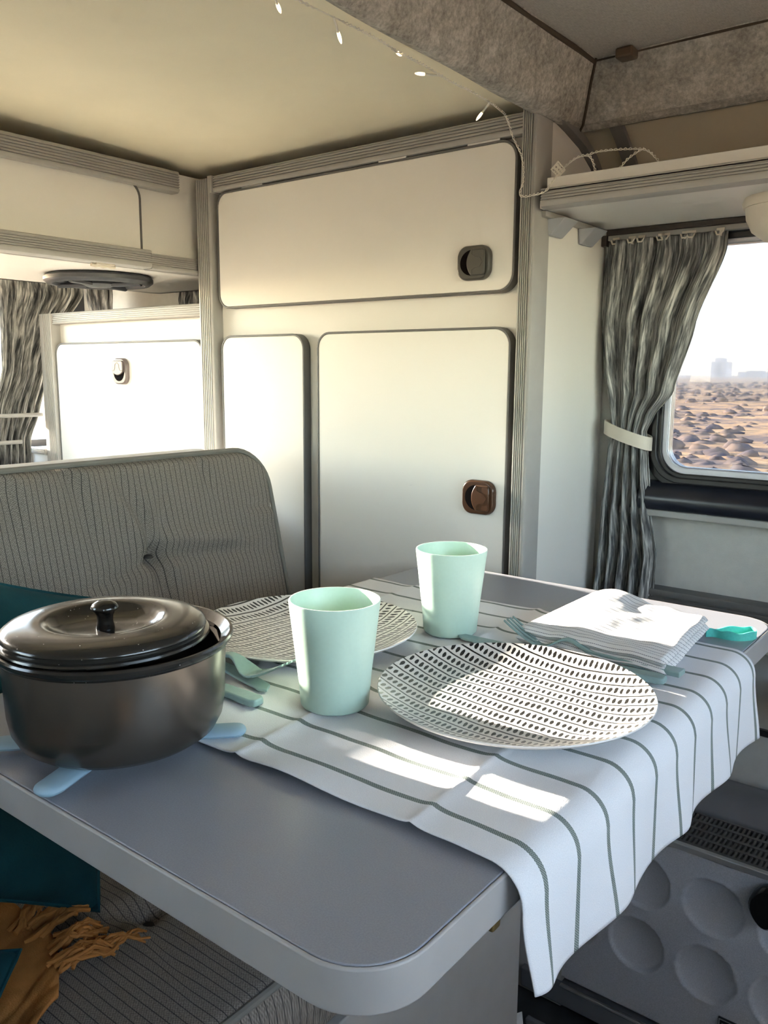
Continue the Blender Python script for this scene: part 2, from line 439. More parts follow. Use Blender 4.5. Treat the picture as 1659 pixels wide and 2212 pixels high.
# rear wall; tailgate window narrowed out of view to keep sun off the table front
RX = -2.12; RY0, RY1, RZ0, RZ1 = .20, 1.335, .80, 1.27
g = G()
g.box(RX-.03, RX, -.7, RY0, 0, 1.42); g.box(RX-.03, RX, RY1, 1.42, 0, 1.42)
g.box(RX-.03, RX, RY0, RY1, 0, RZ0); g.box(RX-.03, RX, RY0, RY1, RZ1, 1.42)
struct('wall_left', 'pale tailgate wall around the rear window', g, M['pillarW'], smooth=False)
w2 = thing('window_2', 'bright tailgate window behind the tied-back curtain', None, (RX, .7, .84)); w2['kind'] = 'structure'
if 'category' in w2: del w2['category']
obj('window_frame', G().ring(rrect(RY0-.02, RY1+.02, RZ0-.02, RZ1+.02, .06), rrect(RY0+.015, RY1-.015, RZ0+.015, RZ1-.015, .05), 'x', RX-.02, RX+.012), M['black'], w2)
obj('pane', G().prism(rrect(RY0, RY1, RZ0, RZ1, .05), 'x', RX-.016, RX-.012),
    (lambda k: (k.l((lambda t: (setattr(t.inputs[0], 'default_value', (.92, .92, .92, 1)), t.outputs[0])[1])(k.n('ShaderNodeBsdfTransparent')), k.out.inputs[0]), k.m)[1])(N('clear_rear_pane')), w2)
# unseen opposite side wall; rear window, plus a front opening added for fill light
FY = -.68
g = G(); holes = [(-1.70, -1.05, .90, 1.24), (.45, .88, 1.00, 1.26)]
xs_ = [-2.15] + [q for h in holes for q in h[:2]] + [1.0]
for i in range(len(xs_)-1):
    h = [q for q in holes if q[0] == xs_[i]]
    if h: g.box(xs_[i], xs_[i+1], FY-.03, FY, 0, h[0][2]); g.box(xs_[i], xs_[i+1], FY-.03, FY, h[0][3], 1.47)
    else: g.box(xs_[i], xs_[i+1], FY-.03, FY, 0, 1.47)
struct('wall_front', 'pale lined side wall behind the viewer with a window and an added light opening', g, M['pillarW'], smooth=False)
g = G(); g.box(.95, .98, FY, 1.41, 0, .98); g.box(.95, .98, FY, 1.41, 1.30, 1.47); g.box(.95, .98, FY, -.15, .98, 1.30); g.box(.95, .98, 1.0, 1.41, .98, 1.30)  # unseen bulkhead put in to cut stray light; opening sized for fill
struct('wall_right', 'pale unseen cab-side bulkhead with an opening sized for the light', g, M['pillarW'], smooth=False)
struct('bounce_platform', 'unseen pale platform added behind the backrest to bounce sunlight', G().box(-1.90, -1.20, FY+.02, 1.08, .70, .74), plain('cream_bounce_surface', (.50, .46, .39), .9))  # out of view; added to bounce warm sunlight onto the ceiling
# rear ceiling, slightly crowned
g = G()
def _ce(a, b):
    x = -2.2 + a*1.60; y = -.7 + b*(1.40+.7)
    z = 1.379 + .022*math.sin(max(0, min(1, (y+.7)/2.0))*PI)
    return (x, y, z), (x, y)
g.grid(_ce, 8, 24); g2 = G(); g2.v = [(x, y, z+.03) for x, y, z in g.v]
g.add(g2.v, g.f[:])
struct('ceiling', 'yellowish beige ceiling board over the rear of the camper', g, M['ceiling'])
struct('ceiling_board', 'grey woven roof board above the fleece rim', G().box(-.62, .95, -.75, 1.30, 1.442, 1.47), M['board'])
# fleece rims of the roof opening
def rim_profile():   # (distance outwards from the opening, z) counter-clockwise
    return [(.000, 1.442), (.012, 1.415), (.022, 1.385), (.030, 1.364), (.042, 1.357), (.056, 1.360), (.064, 1.372), (.064, 1.44)]
XR, YR = -.552, 1.192      # inner top corner of the opening
pr = rim_profile(); prL = rim_profile()
g = G()
ys = [-.75 + i*.13 for i in range(15)] + [None]
loops = []
for i in range(40):
    y = -.75 + i*(YR+.75)/40
    tp = 1-.17*min(1, max(0, (1.08-y)/.45))
    loops.append([(XR-d*tp-.002*nz(y*9, d*30), y, z+.003*nz(y*7, z*20)) for d, z in prL])
loops.append([(XR-d, YR+d, z) for d, z in prL])
g.loft(loops)
struct('trim_1', 'grey fleece rim running above the wardrobe to the roof corner', g, M['carpet'])
g = G(); loops = [[(XR-d, YR+d, z) for d, z in pr]]
for i in range(1, 31):
    x = XR + i*(.95-XR)/30
    loops.append([(x, YR+d+.002*nz(x*9, d*30), z+.003*nz(x*7, z*20, 3)) for d, z in pr])
g.loft(loops)
struct('trim_2', 'grey fleece rim running above the window shelf', g, M['carpet'])
# dark seam webbing along the top of both rims and down their mitred corner
g = G()
g.tube([(XR-.002-.001*math.sin(i*1.7), -.7+i*(YR+.7)/30, 1.438+.002*nz(i*.7)) for i in range(31)], .0035, 6)
struct('trim_3', 'dark webbing seam along the top of the longer fleece rim', g, M['canvas'])
g = G(); g.tube([(XR-.002+i*.05, YR+.002, 1.439) for i in range(29)], .0018, 6)
struct('trim_4', 'thin dark seam between roof board and fleece rim', g, M['canvas'])
g = G(); g.tube([(XR-d+.0015, YR+d-.0015, z-.001) for d, z in pr[:5]], .0020, 6)
struct('trim_5', 'dark mitred seam at the fleece roof corner', g, M['canvas'])
# headliner between rim and shelf
prof = [(1.235, 1.372), (1.268, 1.352), (1.305, 1.325), (1.338, 1.292), (1.362, 1.258), (1.378, 1.220)]
g = G(); g.loft([[(x, y, z) for y, z in prof] + [(x, y+.02, z+.02) for y, z in reversed(prof)] for x in (-.60, .9)])
struct('wall_upper', 'cream curved headliner above the window shelf', g, M['headliner'])
def strip_on_head(x, wd, name, label):
    # a grey strip following the headliner curve
    g = G(); L = []
    for y, z in prof: L.append([(x, y-.001, z-.002), (x+wd, y-.001, z-.002), (x+wd, y-.006, z-.007), (x, y-.006, z-.007)])
    g.loft(L); return struct(name, label, g, M['edge_lt'])
strip_on_head(-.548, .020, 'trim_6', 'dark grey rib across the cream headliner')

# window
w1 = thing('window_1', 'rounded camper window with black rubber frame beside the curtain', None, (WX0, YW, WZ0)); w1['kind'] = 'structure'
if 'category' in w1: del w1['category']
def frame_ring(name, x0, x1, z0, z1, wd, r, y0, y1, mat, parent=None):
    return obj(name, G().ring(rrect(x0, x1, z0, z1, r, 10), rrect(x0+wd, x1-wd, z0+wd, z1-wd, r-wd*.8, 10), 'y', y0, y1), mat, w1, parent, bevel=.002)
fr = frame_ring('window_frame', -.513, .32, .812, 1.230, .026, .060, YW-.016, YW+.012, M['black'])
frame_ring('frame_lip', -.503, .31, .822, 1.222, .010, .052, YW-.022, YW-.010, M['black'], fr)
sl = frame_ring('seal', -.490, .297, .836, 1.209, .011, .042, YW-.010, YW+.010, M['seal'])
frame_ring('seal_bead', -.482, .289, .844, 1.201, .004, .035, YW-.006, YW+.014, M['alu'], sl)
obj('pane', G().prism(rrect(-.486, .293, .840, 1.205, .04, 8), 'y', YW+.004, YW+.008), M['glass'], w1)
# sill pouch and ledges on the wall
g = G(); prs = [(YW-.034, .777), (YW-.040, .790), (YW-.036, .808), (YW-.022, .820), (YW, .824), (YW, .777)]
g.loft([[(x, y, z) for y, z in prs] for x in (-.516, .5)])
tag(obj('window_sill_roll', g, M['sill'], base=(-.1, YW-.02, .777), bevel=.004), 'glossy navy black sill roll under the window', 'sill')
struct('trim_7', 'grey strip under the dark window sill', G().box(-.55, .5, YW-.030, YW, .765, .777), M['trim'], bevel=.002)
LZ = .643
g = extr(flute(.05, .030, 4), lambda t, d, l: (l, YW-d, LZ-.05+t), -.58, .6)
struct('trim_8', 'dark grooved ledge along the wall behind the table', g, M['edge'])
struct('trim_9', 'grey flat ledge strip just behind the table edge', G().box(-.56, .6, YW-.10, YW-.028, LZ-.055, LZ-.035), M['trim'], bevel=.002)
g = G().box(-.585, .6, 1.265, YW-.11, .452, .60)
struct('wall_panel', 'grey beige panel behind the table corner', G().box(-.585, .6, YW-.045, YW-.002, .452, .585), M['wallpanel'])
struct('trim_10', 'black gap strip in the lower wall panel', G().box(-.585, .6, YW-.052, YW-.003, .442, .452), M['black'])
struct('wall_panel_lower', 'grey beige lower wall panel above the heater', G().box(-.585, .6, YW-.055, YW-.003, .352, .442), M['wallpanel'])
struct('trim_11', 'silver edge strip above the heater cowl', G().box(-.585, .6, YW-.064, YW-.004, .343, .352), M['alu'], bevel=.001)
# rounded pipe end behind the table corner
t = thing('pipe', 'pale rounded pipe behind the far table corner', 'pipe', (-.26, 1.29, .47))
obj('tube', G().tube([(-.262, 1.29, .525), (-.2, 1.29, .525), (.3, 1.29, .525)], .028, 24), M['seal'], t, bevel=.006)
obj('pipe_clip', G().tube([(-.18, 1.29, .525), (-.17, 1.29, .525)], .030, 24), M['black'], t)

# ------------------------------------------------------------------ latches and doors
def latch(root, parent, cx, cz, y, wd, hg, mats, turn):
    """push latch: rounded plate with a crescent of painted recess shade and a flap; turn=0 crescent on the left, 1 crescent at the bottom"""
    def T(a, b): return (cx+a, cz+b) if not turn else (cx+b, cz+a)      # a: across flap direction
    W_, H_ = (wd, hg) if not turn else (hg, wd)
    def rr(a0, a1, b0, b1, r, n=8): return [T(a, b) for a, b in rrect(a0, a1, b0, b1, r, n)]
    outer = rr(-W_/2, W_/2, -H_/2, H_/2, .017)
    inner_r = [T(a, b) for a, b in [( -W_*.02 + (W_*.33)*math.cos(PI/2+PI*k/16), (H_*.34)*math.sin(PI/2+PI*k/16)) for k in range(17)]] 
    plate = obj('latch_plate', G().loft([[(a, y+.001, b) for a, b in outer], [(a, y-.006, b) for a, b in outer],
                [(cx+(a-cx)*.93, y-.009, cz+(b-cz)*.93) for a, b in outer]]), mats[0], root, parent, bevel=.0012)
    # near-black crescent laid on the plate; the shade of a recess is painted, not sunk
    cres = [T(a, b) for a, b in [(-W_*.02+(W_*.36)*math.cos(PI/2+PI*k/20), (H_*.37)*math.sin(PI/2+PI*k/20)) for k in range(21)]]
    obj('latch_recess_shade', G().loft([[(a, y-.0091, b) for a, b in cres], [(a, y-.0095, b) for a, b in cres]]), mats[1], root, parent)
    flap = []
    for k in range(13):      # bulging free edge
        q = -1+2*k/12; flap.append((-W_*.02-W_*.13*(1-q*q), q*H_*.37))
    flap += [(W_*.36, H_*.37), (W_*.40, H_*.30), (W_*.40, -H_*.30), (W_*.36, -H_*.37)]
    fl = [T(a, b) for a, b in flap]
    if (fl[0][0]-fl[1][0]) == 0: pass
    obj('latch_flap', G().loft([[(a, y-.009, b) for a, b in fl], [(a, y-.0135, b) for a, b in fl]]), mats[2] if len(mats) > 2 else mats[0], root, parent, bevel=.0014)
    pts = [T(a, b) for a, b in [(W_*.02, -H_*.36), (W_*.02, -H_*.22), (W_*.12, -H_*.15), (W_*.26, -H_*.13), (W_*.33, 0), (W_*.26, H_*.13), (W_*.12, H_*.15), (W_*.02, H_*.22), (W_*.02, H_*.36)]]
    obj('latch_relief', G().tube([(a, y-.0135, b) for a, b in pts], .0006, 5), mats[0], root, parent)
def cab_door(root, x0, x1, z0, z1, y, thick=.016, r=.028, label=None):
    e = .0035
    d = obj('door', G().prism(rrect(x0+e, x1-e, z0+e, z1-e, r-e, 8), 'y', y, y+thick), M['laminate'], root, bevel=.001)
    if label: d['label'] = label
    obj('edge_trim', G().ring(rrect(x0, x1, z0, z1, r, 8), rrect(x0+e, x1-e, z0+e, z1-e, r-e, 8), 'y', y-.001, y+thick+.002), M['edge'], root, d, bevel=.0008)
    return d

# ------------------------------------------------------------------ wardrobe
XL, XS = -1.335, -.60
wd = thing('wardrobe', 'tall white built-in wardrobe with grey grooved posts and three doors', 'wardrobe', ((XL+XS)/2, 1.25, 0))
YC = YD+.017
g = G().box(XL+.003, XS-.002, YC, YC+.016, .02, 1.362); g.box(XL+.002, XL+.018, YC+.016, YW-.006, .02, 1.362)
obj('carcass', g, M['laminate'], wd, smooth=False)
# side panel whose top follows the roof curve
top = [(1.150, 1.362), (1.20, 1.352), (1.25, 1.339), (1.295, 1.317), (1.335, 1.285), (1.36, 1.25), (YW-.006, 1.215)]
obj('side_panel', G().prism([(YC+.016, .02), (YW-.006, .02)] + top[::-1] + [(YC+.016, 1.362)], 'x', XS-.018, XS), M['laminate'], wd, smooth=False)
g = G(); L = []
for y, z in [(1.118, 1.366)] + top[:-1]: L.append([(XS-.012, y, z+.001), (XS+.012, y, z+.001), (XS+.012, y+.004, z+.014), (XS-.012, y+.004, z+.014)])
g.loft(L); obj('curved_edge_trim', g, M['edge_lt'], wd)
# posts
PY = YD-.008
pl = flute(.042, .026, 6, .12, .88)
obj('post', extr(pl, lambda t, d, l: (XL+t, PY+.026-d, l), .02, 1.362), M['trim'], wd)
# corner post: fluted front flange, rounded smooth side flange
XP0 = -.623
cs = [(XP0, YC), (XP0, PY+.003), (XP0+.002, PY)]
nfl = 6
for i in range(nfl):
    c = XP0+.003+(i+.5)*.0032; cs += [(c-.0010, PY), (c-.0006, PY+.0024), (c+.0006, PY+.0024), (c+.0010, PY)]
cs += [(XS-.004, PY), (XS+.001, PY+.002), (XS+.003, PY+.006), (XS+.003, YC+.020), (XS, YC+.020), (XS, YC)]
obj('post', G().prism(cs, 'z', .02, 1.368), M['trim'], wd)
rl = flute(.030, .014, 5, .22, .97, .0013, .003)
obj('top_rail', extr(rl, lambda t, d, l: (l, YC-.006-d, 1.336+t), XL+.040, XP0-.001), M['trim'], wd)
obj('corner_cover', G().box(XL+.034, XL+.046, PY+.001, YC, 1.334, 1.366), M['trim'], wd, bevel=.001)
ud = cab_door(wd, -1.283, -.632, 1.118, 1.334, YD, label='upper flap door with dark latch')
latch(wd, ud, -.699, 1.163, YD, .058, .051, (M['handle_dark'], M['recess_shade']), 0)
ld = cab_door(wd, -1.026, -.634, .36, 1.068, YD, label='wide lower door with brown latch')
latch(wd, ld, -.681, .806, YD, .058, .054, (M['handle_brown'], M['recess_shade']), 0)
nd_ = cab_door(wd, -1.280, -1.058, .36, 1.067, YD, label='narrow door without latch')
for hx in (-1.185, -.86, -.69):
    obj('hinge', G().box(hx-.028, hx+.028, YD-.001, YC, 1.3335, 1.3365), M['alu'], wd, bevel=.0005)
for px, pz in ((-.872, .862), (-.815, .813)):
    obj('chip_mark', G().lathe([(0, 0), (.0018, .0), (.0018, .0004), (0, .0004)], (px, YD-.0003, pz), 10), M['paper'], wd, ld)

# ------------------------------------------------------------------ low cabinet at the rear
LY = 1.122
lc = thing('low_cabinet', 'low white rear cabinet with taupe latch and grey grooved top rail', 'cabinet', (-1.6, 1.2, 0))
XLC = XL-.001
obj('carcass', G().box(-1.922, XLC, LY+.017, YW-.04, .02, 1.120), M['laminate'], lc, smooth=False)
obj('post', extr(flute(.052, .030, 6, .35, .95), lambda t, d, l: (-1.930+t, LY+.022-d, l), .02, 1.131), M['trim'], lc)
obj('top_rail', extr(flute(.026, .026, 5, .12, .9, .0013, .003), lambda t, d, l: (l, LY+.022-d, 1.106+t), -1.878, XLC), M['trim'], lc)
obj('top_board', G().box(-1.930, XLC, LY+.02, YW-.04, 1.115, 1.127), M['trim'], lc, bevel=.002)
d = cab_door(lc, -1.876, -1.338, .36, 1.062, LY, label='white door with taupe latch')
latch(lc, d, -1.612, .997, LY, .052, .057, (M['handle_taupe'], M['recess_shade']), 1)
# small corner unit beyond it
cu = thing('corner_unit', 'small pale corner unit with grooved post beside the rear curtain', 'cabinet', (-2.0, 1.2, 0))
obj('carcass', G().box(-2.07, -1.934, 1.122, YW-.05, .02, .80), M['laminate'], cu, smooth=False)
obj('post', extr(flute(.024, .02, 4, .35, .95, .001, .002), lambda t, d, l: (-2.072+t*2.6, 1.126-d, l), .02, .806), M['trim'], cu)
obj('top_rail', extr(flute(.014, .016, 3, .1, .9, .001, .002), lambda t, d, l: (l, 1.126-d, .792+t), -2.010, -1.934), M['trim'], cu)

# ------------------------------------------------------------------ overhead locker
OX = -1.345; OB = 1.188
oc = thing('overhead_locker', 'cream overhead locker across the rear with grooved grey rails', 'locker', (-1.55, .6, OB))
YE = 1.345
g = G().box(-1.765, OX-.012, -.30, YE, OB, OB+.012); g.box(OX-.030, OX-.012, -.30, YE, OB, 1.372); g.box(-1.765, OX-.012, YE-.012, YE, OB, 1.372); g.box(-1.765, -1.753, -.30, YE, OB, 1.372)
obj('body', g, M['laminate'], oc, smooth=False)
obj('top_rail', extr(flute(.040, .030, 7, .15, .85, .0014, .006), lambda t, d, l: (OX-.018+d, l, 1.332+t), -.30, 1.073), M['trim'], oc)
obj('bottom_rail', extr(flute(.033, .032, 6, .25, .95, .0014, .005), lambda t, d, l: (OX-.018+d, l, OB-.001+t), -.30, 1.002), M['trim'], oc)
obj('bottom_rail', extr(flute(.029, .024, 6, .2, .95, .0012, .003), lambda t, d, l: (OX-.018+d, l, OB-.001+t), 1.008, YE), M['trim'], oc)
dpts = rrect(.20, .990, 1.216, 1.338, .028, 8, (0, 0, 1, 1))
dr = obj('door', G().prism([(y, z) for y, z in dpts], 'x', OX-.012, OX-.002), M['laminate'], oc, bevel=.001)
obj('edge_trim', G().ring(rrect(.1965, .9935, 1.213, 1.3415, .031, 8, (0, 0, 1, 1)), dpts, 'x', OX-.013, OX-.001), M['edge'], oc, dr)
ct = obj('catch', G().tube([(OX-.004, .885+i*.008, OB-.004-.0015*(i % 2)) for i in range(7)], .0035, 8), M['beige_plastic'], oc)
obj('catch_plate', G().box(OX-.012, OX+.004, .892, .928, OB-.004, OB), M['beige_plastic'], oc, ct, bevel=.001)
# speaker under the locker
SPX, SPY = -1.53, 1.02
sp = thing('speaker', 'round charcoal speaker fixed under the overhead locker', 'speaker', (SPX, SPY, OB))
obj('rim', G().lathe([(.070, -.001), (.100, -.001), (.106, -.006), (.106, -.013), (.098, -.019), (.090, -.019), (.086, -.013), (.070, -.012), (.070, -.001)], (SPX, SPY, OB), 48), M['speaker'], sp)
obj('cone', G().lathe([(0, -.012), (.03, -.010), (.082, -.004), (.088, -.001), (0, -.001)], (SPX, SPY, OB), 48), M['black'], sp)
br = G()
for k in range(4):
    a = k*PI/2+.4; br.tube([(SPX+.03*math.cos(a), SPY+.03*math.sin(a), OB-.017), (SPX+.095*math.cos(a), SPY+.095*math.sin(a), OB-.017)], .006, 8)
obj('spokes', br, M['speaker'], sp)
obj('center_cap', G().lathe([(0, -.024), (.022, -.023), (.034, -.018), (.034, -.010), (0, -.010)], (SPX, SPY, OB), 32), M['speaker'], sp)

# ------------------------------------------------------------------ shelf over the window
sh = thing('shelf', 'cream window shelf with grooved grey front rail', 'shelf', (-.2, 1.25, 1.23))
obj('board', G().box(XS+.005, .7, 1.122, 1.352, 1.231, 1.242), M['laminate'], sh, smooth=False)
obj('front_rail', extr(flute(.027, .022, 5, .30, .97, .0012, .006), lambda t, d, l: (l, 1.128-d, 1.229+t), -.586, .7), M['trim'], sh)
obj('lip', G().box(-.583, .7, 1.118, 1.128, 1.256, 1.271), M['laminate'], sh, bevel=.001)
obj('side_batten', G().box(XS+.0005, XS+.010, 1.132, 1.352, 1.222, 1.2305), M['trim'], sh, bevel=.001)
for by in (1.176, 1.283):
    g = G(); wdg = .050
    g.loft([[(XS+.001, by-wdg/2, 1.222), (XS+.001, by+wdg/2, 1.222), (XS+.001, by+wdg/2-.004, 1.199), (XS+.001, by-wdg/2+.004, 1.199)],
            [(XS+.030, by-wdg/2+.003, 1.222), (XS+.030, by+wdg/2-.003, 1.222), (XS+.006, by+wdg/2-.005, 1.199), (XS+.006, by-wdg/2+.005, 1.199)]])
    obj('bracket', g, plain('blue_grey_bracket', (.36, .37, .39), .5) if by < 1.2 else bpy.data.materials['blue_grey_bracket'], sh, bevel=.001)
# lamp under the shelf
lp = thing('dome_lamp', 'cream dome lamp under the window shelf', 'lamp', (-.290, 1.24, 1.20))
obj('lamp_base', G().lathe([(0, .031), (.056, .031), (.058, .024), (.056, .018), (0, .018)], (-.290, 1.24, 1.20), 40), M['beige_plastic'], lp)
obj('lamp_shade', G().lathe([(.054, .018), (.052, .004), (.044, -.012), (.028, -.024), (.012, -.029), (0, -.030)], (-.290, 1.24, 1.20), 40), M['beige_plastic'], lp)

# ------------------------------------------------------------------ curtains
rail = thing('curtain_rail', 'dark brown curtain rail under the window shelf', 'rail', (-.1, 1.36, 1.225))
obj('channel', G().box(-.597, .6, 1.345, 1.378, 1.222, 1.2305), M['brown_rail'], rail, bevel=.001)
obj('track', G().box(-.590, .6, 1.352, 1.368, 1.214, 1.222), M['trim'], rail, bevel=.001)
obj('end_stop', G().box(-.599, -.590, 1.346, 1.376, 1.205, 1.222), M['brown_rail'], rail, bevel=.001)

def interp(tab, z):
    for (z0, v0), (z1, v1) in zip(tab, tab[1:]):
        if z <= z0 and z >= z1:
            t = (z0-z)/(z0-z1); t = t*t*(3-2*t)*.4+t*.6; return v0+(v1-v0)*t
    return tab[-1][1] if z < tab[-1][0] else tab[0][1]
def drape(name, xl, xr, z1, z0, yc, amp, pleats, mat, root, to=lambda a, d, z: (a, d, z), width=.30, nu=150, nv=90, seed=0, thick=.0015, lag=.0):
    """pleated curtain; xl/xr: tables of (z, edge position)"""
    g = G()
    def fn(a, b):
        z = z1+(z0-z1)*b
        L, R = interp(xl, z), interp(xr, z)
        ph = a*pleats + .25*nz(a*4+seed, b*2.5) + lag*b
        am = interp(amp, z)
        s_ = math.sin(2*PI*ph)
        dd = am*(s_ + .35*math.sin(4*PI*ph+1.3) + .5*nz(a*9+seed, b*6))
        sw = .10*math.sin(2*PI*ph+1.1)/pleats
        x = L+(R-L)*max(0, min(1, a+sw*math.sin(PI*a)))
        # a little gather ruffle near the top
        dd += .003*math.exp(-((b-.06)/.05)**2)*math.sin(2*PI*a*22)
        return to(x, yc+dd, z), (a*width, z*1.0)
    g.grid(fn, nu, nv)
    return obj(name, g, mat, root, solid=thick, angle=180)
cu1 = thing('curtain', 'grey mottled curtain tied back beside the side window', 'curtain', (-.53, 1.36, .62))
xl = [(1.215, -.594), (1.08, -.597), (1.0, -.588), (.93, -.572), (.905, -.568), (.87, -.574), (.77, -.580), (.62, -.588)]
xr = [(1.215, -.400), (1.19, -.400), (1.08, -.441), (.97, -.468), (.93, -.497), (.905, -.507), (.87, -.503), (.77, -.493), (.70, -.479), (.62, -.481)]
am = [(1.215, .006), (1.15, .010), (1.0, .011), (.93, .006), (.905, .004), (.87, .007), (.62, .012)]
drape('fabric', xl, xr, 1.213, .612, 1.352, am, 5.2, M['curtain'], cu1, width=.5, lag=.25)
gl = G()
for i, gx in enumerate((-.575, -.548, -.532, -.500, -.493, -.462, -.452, -.410)):
    g = G(); zz = 1.212
    g.box(gx-.006, gx+.006, 1.350, 1.362, zz+.002, zz+.006); g.box(gx-.002, gx+.002, 1.350, 1.358, zz-.006, zz+.003)
    g.tube([(gx-.006, 1.345, zz+.001), (gx-.003, 1.343, zz-.005), (gx+.003, 1.343, zz-.005), (gx+.006, 1.345, zz+.001)], .0016, 6)
    obj('glider', g, M['beige_plastic'], cu1, bevel=.0006)
# tie band
g = G(); L = []
for k in range(41):
    a = 2*PI*k/40
    x = -.538+.039*math.cos(a); y = 1.352+.020*math.sin(a)
    z = .902-.013*(math.cos(a)) - .004
    L.append([(x, y, z-.011), (x*1+(.0025*math.cos(a)), y+.0025*math.sin(a), z-.011), (x+(.0025*math.cos(a)), y+.0025*math.sin(a), z+.011), (x, y, z+.011)])
g.loft(L, cap=False)
tag(obj('curtain_tieback', g, M['beige_plastic'], base=(-.538, 1.352, .89)), 'pale strap gathering the grey curtain by the side window', 'tieback')
# rear curtains (run across the tailgate, along y)
def rearx(z): return -1.975
to_rear = lambda a, d, z: (rearx(z)+d, a, z)
rc = thing('rear_curtain', 'thin backlit grey curtain hanging at the tailgate window', 'curtain', (-1.97, 1.15, .70))
drape('fabric', [(1.27, 1.044), (1.19, 1.044), (1.1, 1.042), (1.0, 1.036), (.9, 1.00), (.70, .98)], [(1.27, 1.262), (1.19, 1.262), (1.10, 1.20), (1.0, 1.16), (.90, 1.125), (.83, 1.095), (.70, 1.09)],
      1.27, .70, .0, [(1.27, .012), (.7, .012)], 6.2, M['curtain_thin'], rc, to_rear, width=.55, seed=4)
rc2 = thing('rear_curtain', 'dark narrow rear curtain end beside the tailgate corner', 'curtain', (-1.97, 1.32, 1.0))
drape('fabric', [(1.27, 1.272), (1.19, 1.275), (1.12, 1.290), (1.0, 1.295)], [(1.27, 1.352), (1.0, 1.352)], 1.27, 1.0, .0, [(1.27, .007), (1.0, .007)], 3, M['curtain'], rc2, to_rear, width=.16, nu=60, seed=9)
rc3 = thing('side_curtain', 'short piece of mottled curtain above the low cabinet', 'curtain', (-1.62, 1.36, 1.12))
drape('fabric', [(1.25, -1.70), (1.12, -1.70)], [(1.25, -1.50), (1.12, -1.50)], 1.25, 1.12, 1.355, [(1.25, .006), (1.0, .006)], 5, M['curtain'], rc3, width=.3, nu=60, seed=2)
for zr in (.890, .826):
    g = G().tube([(rearx(zr)+.030, .2, zr), (rearx(zr)+.030, 1.118 if zr > .85 else 1.06, zr)], .005, 8)
    tag(obj('curtain_rod', g, M['trim'], base=(rearx(zr), .6, zr)), 'upper thin grey rod across the rear curtain' if zr > .85 else 'lower thin grey rod across the rear curtain', 'rod')

# ------------------------------------------------------------------ bench
bx = thing('bench_box', 'grey laminate bench box under the striped seat', 'bench', (-.75, .3, 0))
obj('front_panel', G().box(-.535, -.512, -.5, .985, .012, .322), M['box'], bx, bevel=.002)
obj('side_panel', G().box(-1.10, -.535, .962, .985, .012, .322), M['box'], bx, bevel=.002)
obj('top_panel', G().box(-1.10, -.535, -.5, .962, .305, .322), M['box'], bx, bevel=.002)
obj('plinth', G().box(-1.05, -.545, -.5, .97, 0, .012), M['heaterdark'], bx)

def puffy(name, A, B, R, T, fn, tuft, mat, root, nu=110, nv=70, uvswap=False, corner=(0, 0, 0, 0), back=True, er=.035):
    """soft cushion slab: a in 0..A, b in 0..B, thickness direction d; tuft(a,b)->inward depth"""
    g = G()
    def prof(e): 
        e = min(1, max(0, e/er)); return math.sqrt(max(0, 1-(1-e)**2))
    def hlim(a):
        # rounded upper corners
        lo = 0; hi = B
        for (ca, on) in ((0, corner[0]), (A, corner[1])):
            if on:
                dx = abs(a-ca)
                if dx < R: hi = min(hi, B-(R-math.sqrt(max(0, R*R-(R-dx)**2))))
        return lo, hi
    for sgn in ((1, -1) if back else (1,)):
        def f(i, j):
            a = A*(.5-.5*math.cos(PI*i))*.35 + A*i*.65
            lo, hi = hlim(a); b = lo+(hi-lo)*((.5-.5*math.cos(PI*j))*.35+j*.65)
            e = min(a, A-a, b-lo, hi-b)
            d = T*.5*sgn*(prof(e)) 
            if sgn > 0: d -= tuft(a, b)*min(1, e/.02)
            u, v = (a, b) if not uvswap else (b, a)
            return fn(a, b, d), (u, v)
        g.grid(f, nu, nv)
    return obj(name, g, mat, root, angle=180)
def crease_fn(buttons, lines):
    def t(a, b):
        d = 0
        for (ca, cb, dep, sg) in buttons: d += dep*math.exp(-((a-ca)**2+(b-cb)**2)/(sg*sg))
        for (a0, b0, a1, b1, dep, wd_) in lines:
            vx, vy = a1-a0, b1-b0; L2 = vx*vx+vy*vy
            q = ((a-a0)*vx+(b-b0)*vy)/L2
            if -.05 < q < 1.1:
                px, py = a0+vx*q, b0+vy*q
                px += .006*math.sin(q*6)
                dist = math.hypot(a-px, b-py)
                fade = (1-min(1, max(0, q)))**.8 * smoothstep(-.05, .05, q)
                side = ((a-px)*(-vy)+(b-py)*vx)/math.sqrt(L2)
                d += fade*dep*(math.exp(-(dist/wd_)**2) - .55*math.exp(-((side-wd_*1.8)/(wd_*1.4))**2))
        return d
    return t
# backrest : a runs along y from -.35 to 1.045, b up the back
BY0, BA, BB = -.35, 1.395, .455
TH = math.atan(.235)
def back_map(a, b, d):
    x = -.975 - math.sin(TH)*b + math.cos(TH)*(d-.055); z = .428 + math.cos(TH)*b + math.sin(TH)*(d-.055)
    return (x, BY0+a, z)
bb = .771-BY0; bh = .300
lines = [(q[0], q[1], q[2], q[3], q[4]*1.9, q[5]) for q in [(bb, bh, bb-.045, bh+.16, .009, .010), (bb, bh, bb+.05, bh+.11, .006, .010), (bb, bh, bb+.012, bh-.14, .009, .012), (bb, bh, bb+.27, bh-.03, .007, .012),
         (bb, bh, bb-.20, bh-.05, .004, .010), (bb+.10, bh+.15, bb+.15, bh+.07, .005, .009), (bb-.13, bh+.15, bb-.085, bh+.02, .008, .012), (bb+.27, bh+.045, bb+.18, bh+.055, .004, .008), (bb-.225, bh+.15, bb-.20, bh+.02, .007, .012),
         (bb-.30, bh+.1, bb-.33, bh-.05, .008, .014), (bb-.38, bh+.15, bb-.36, bh-.02, .006, .012)]]
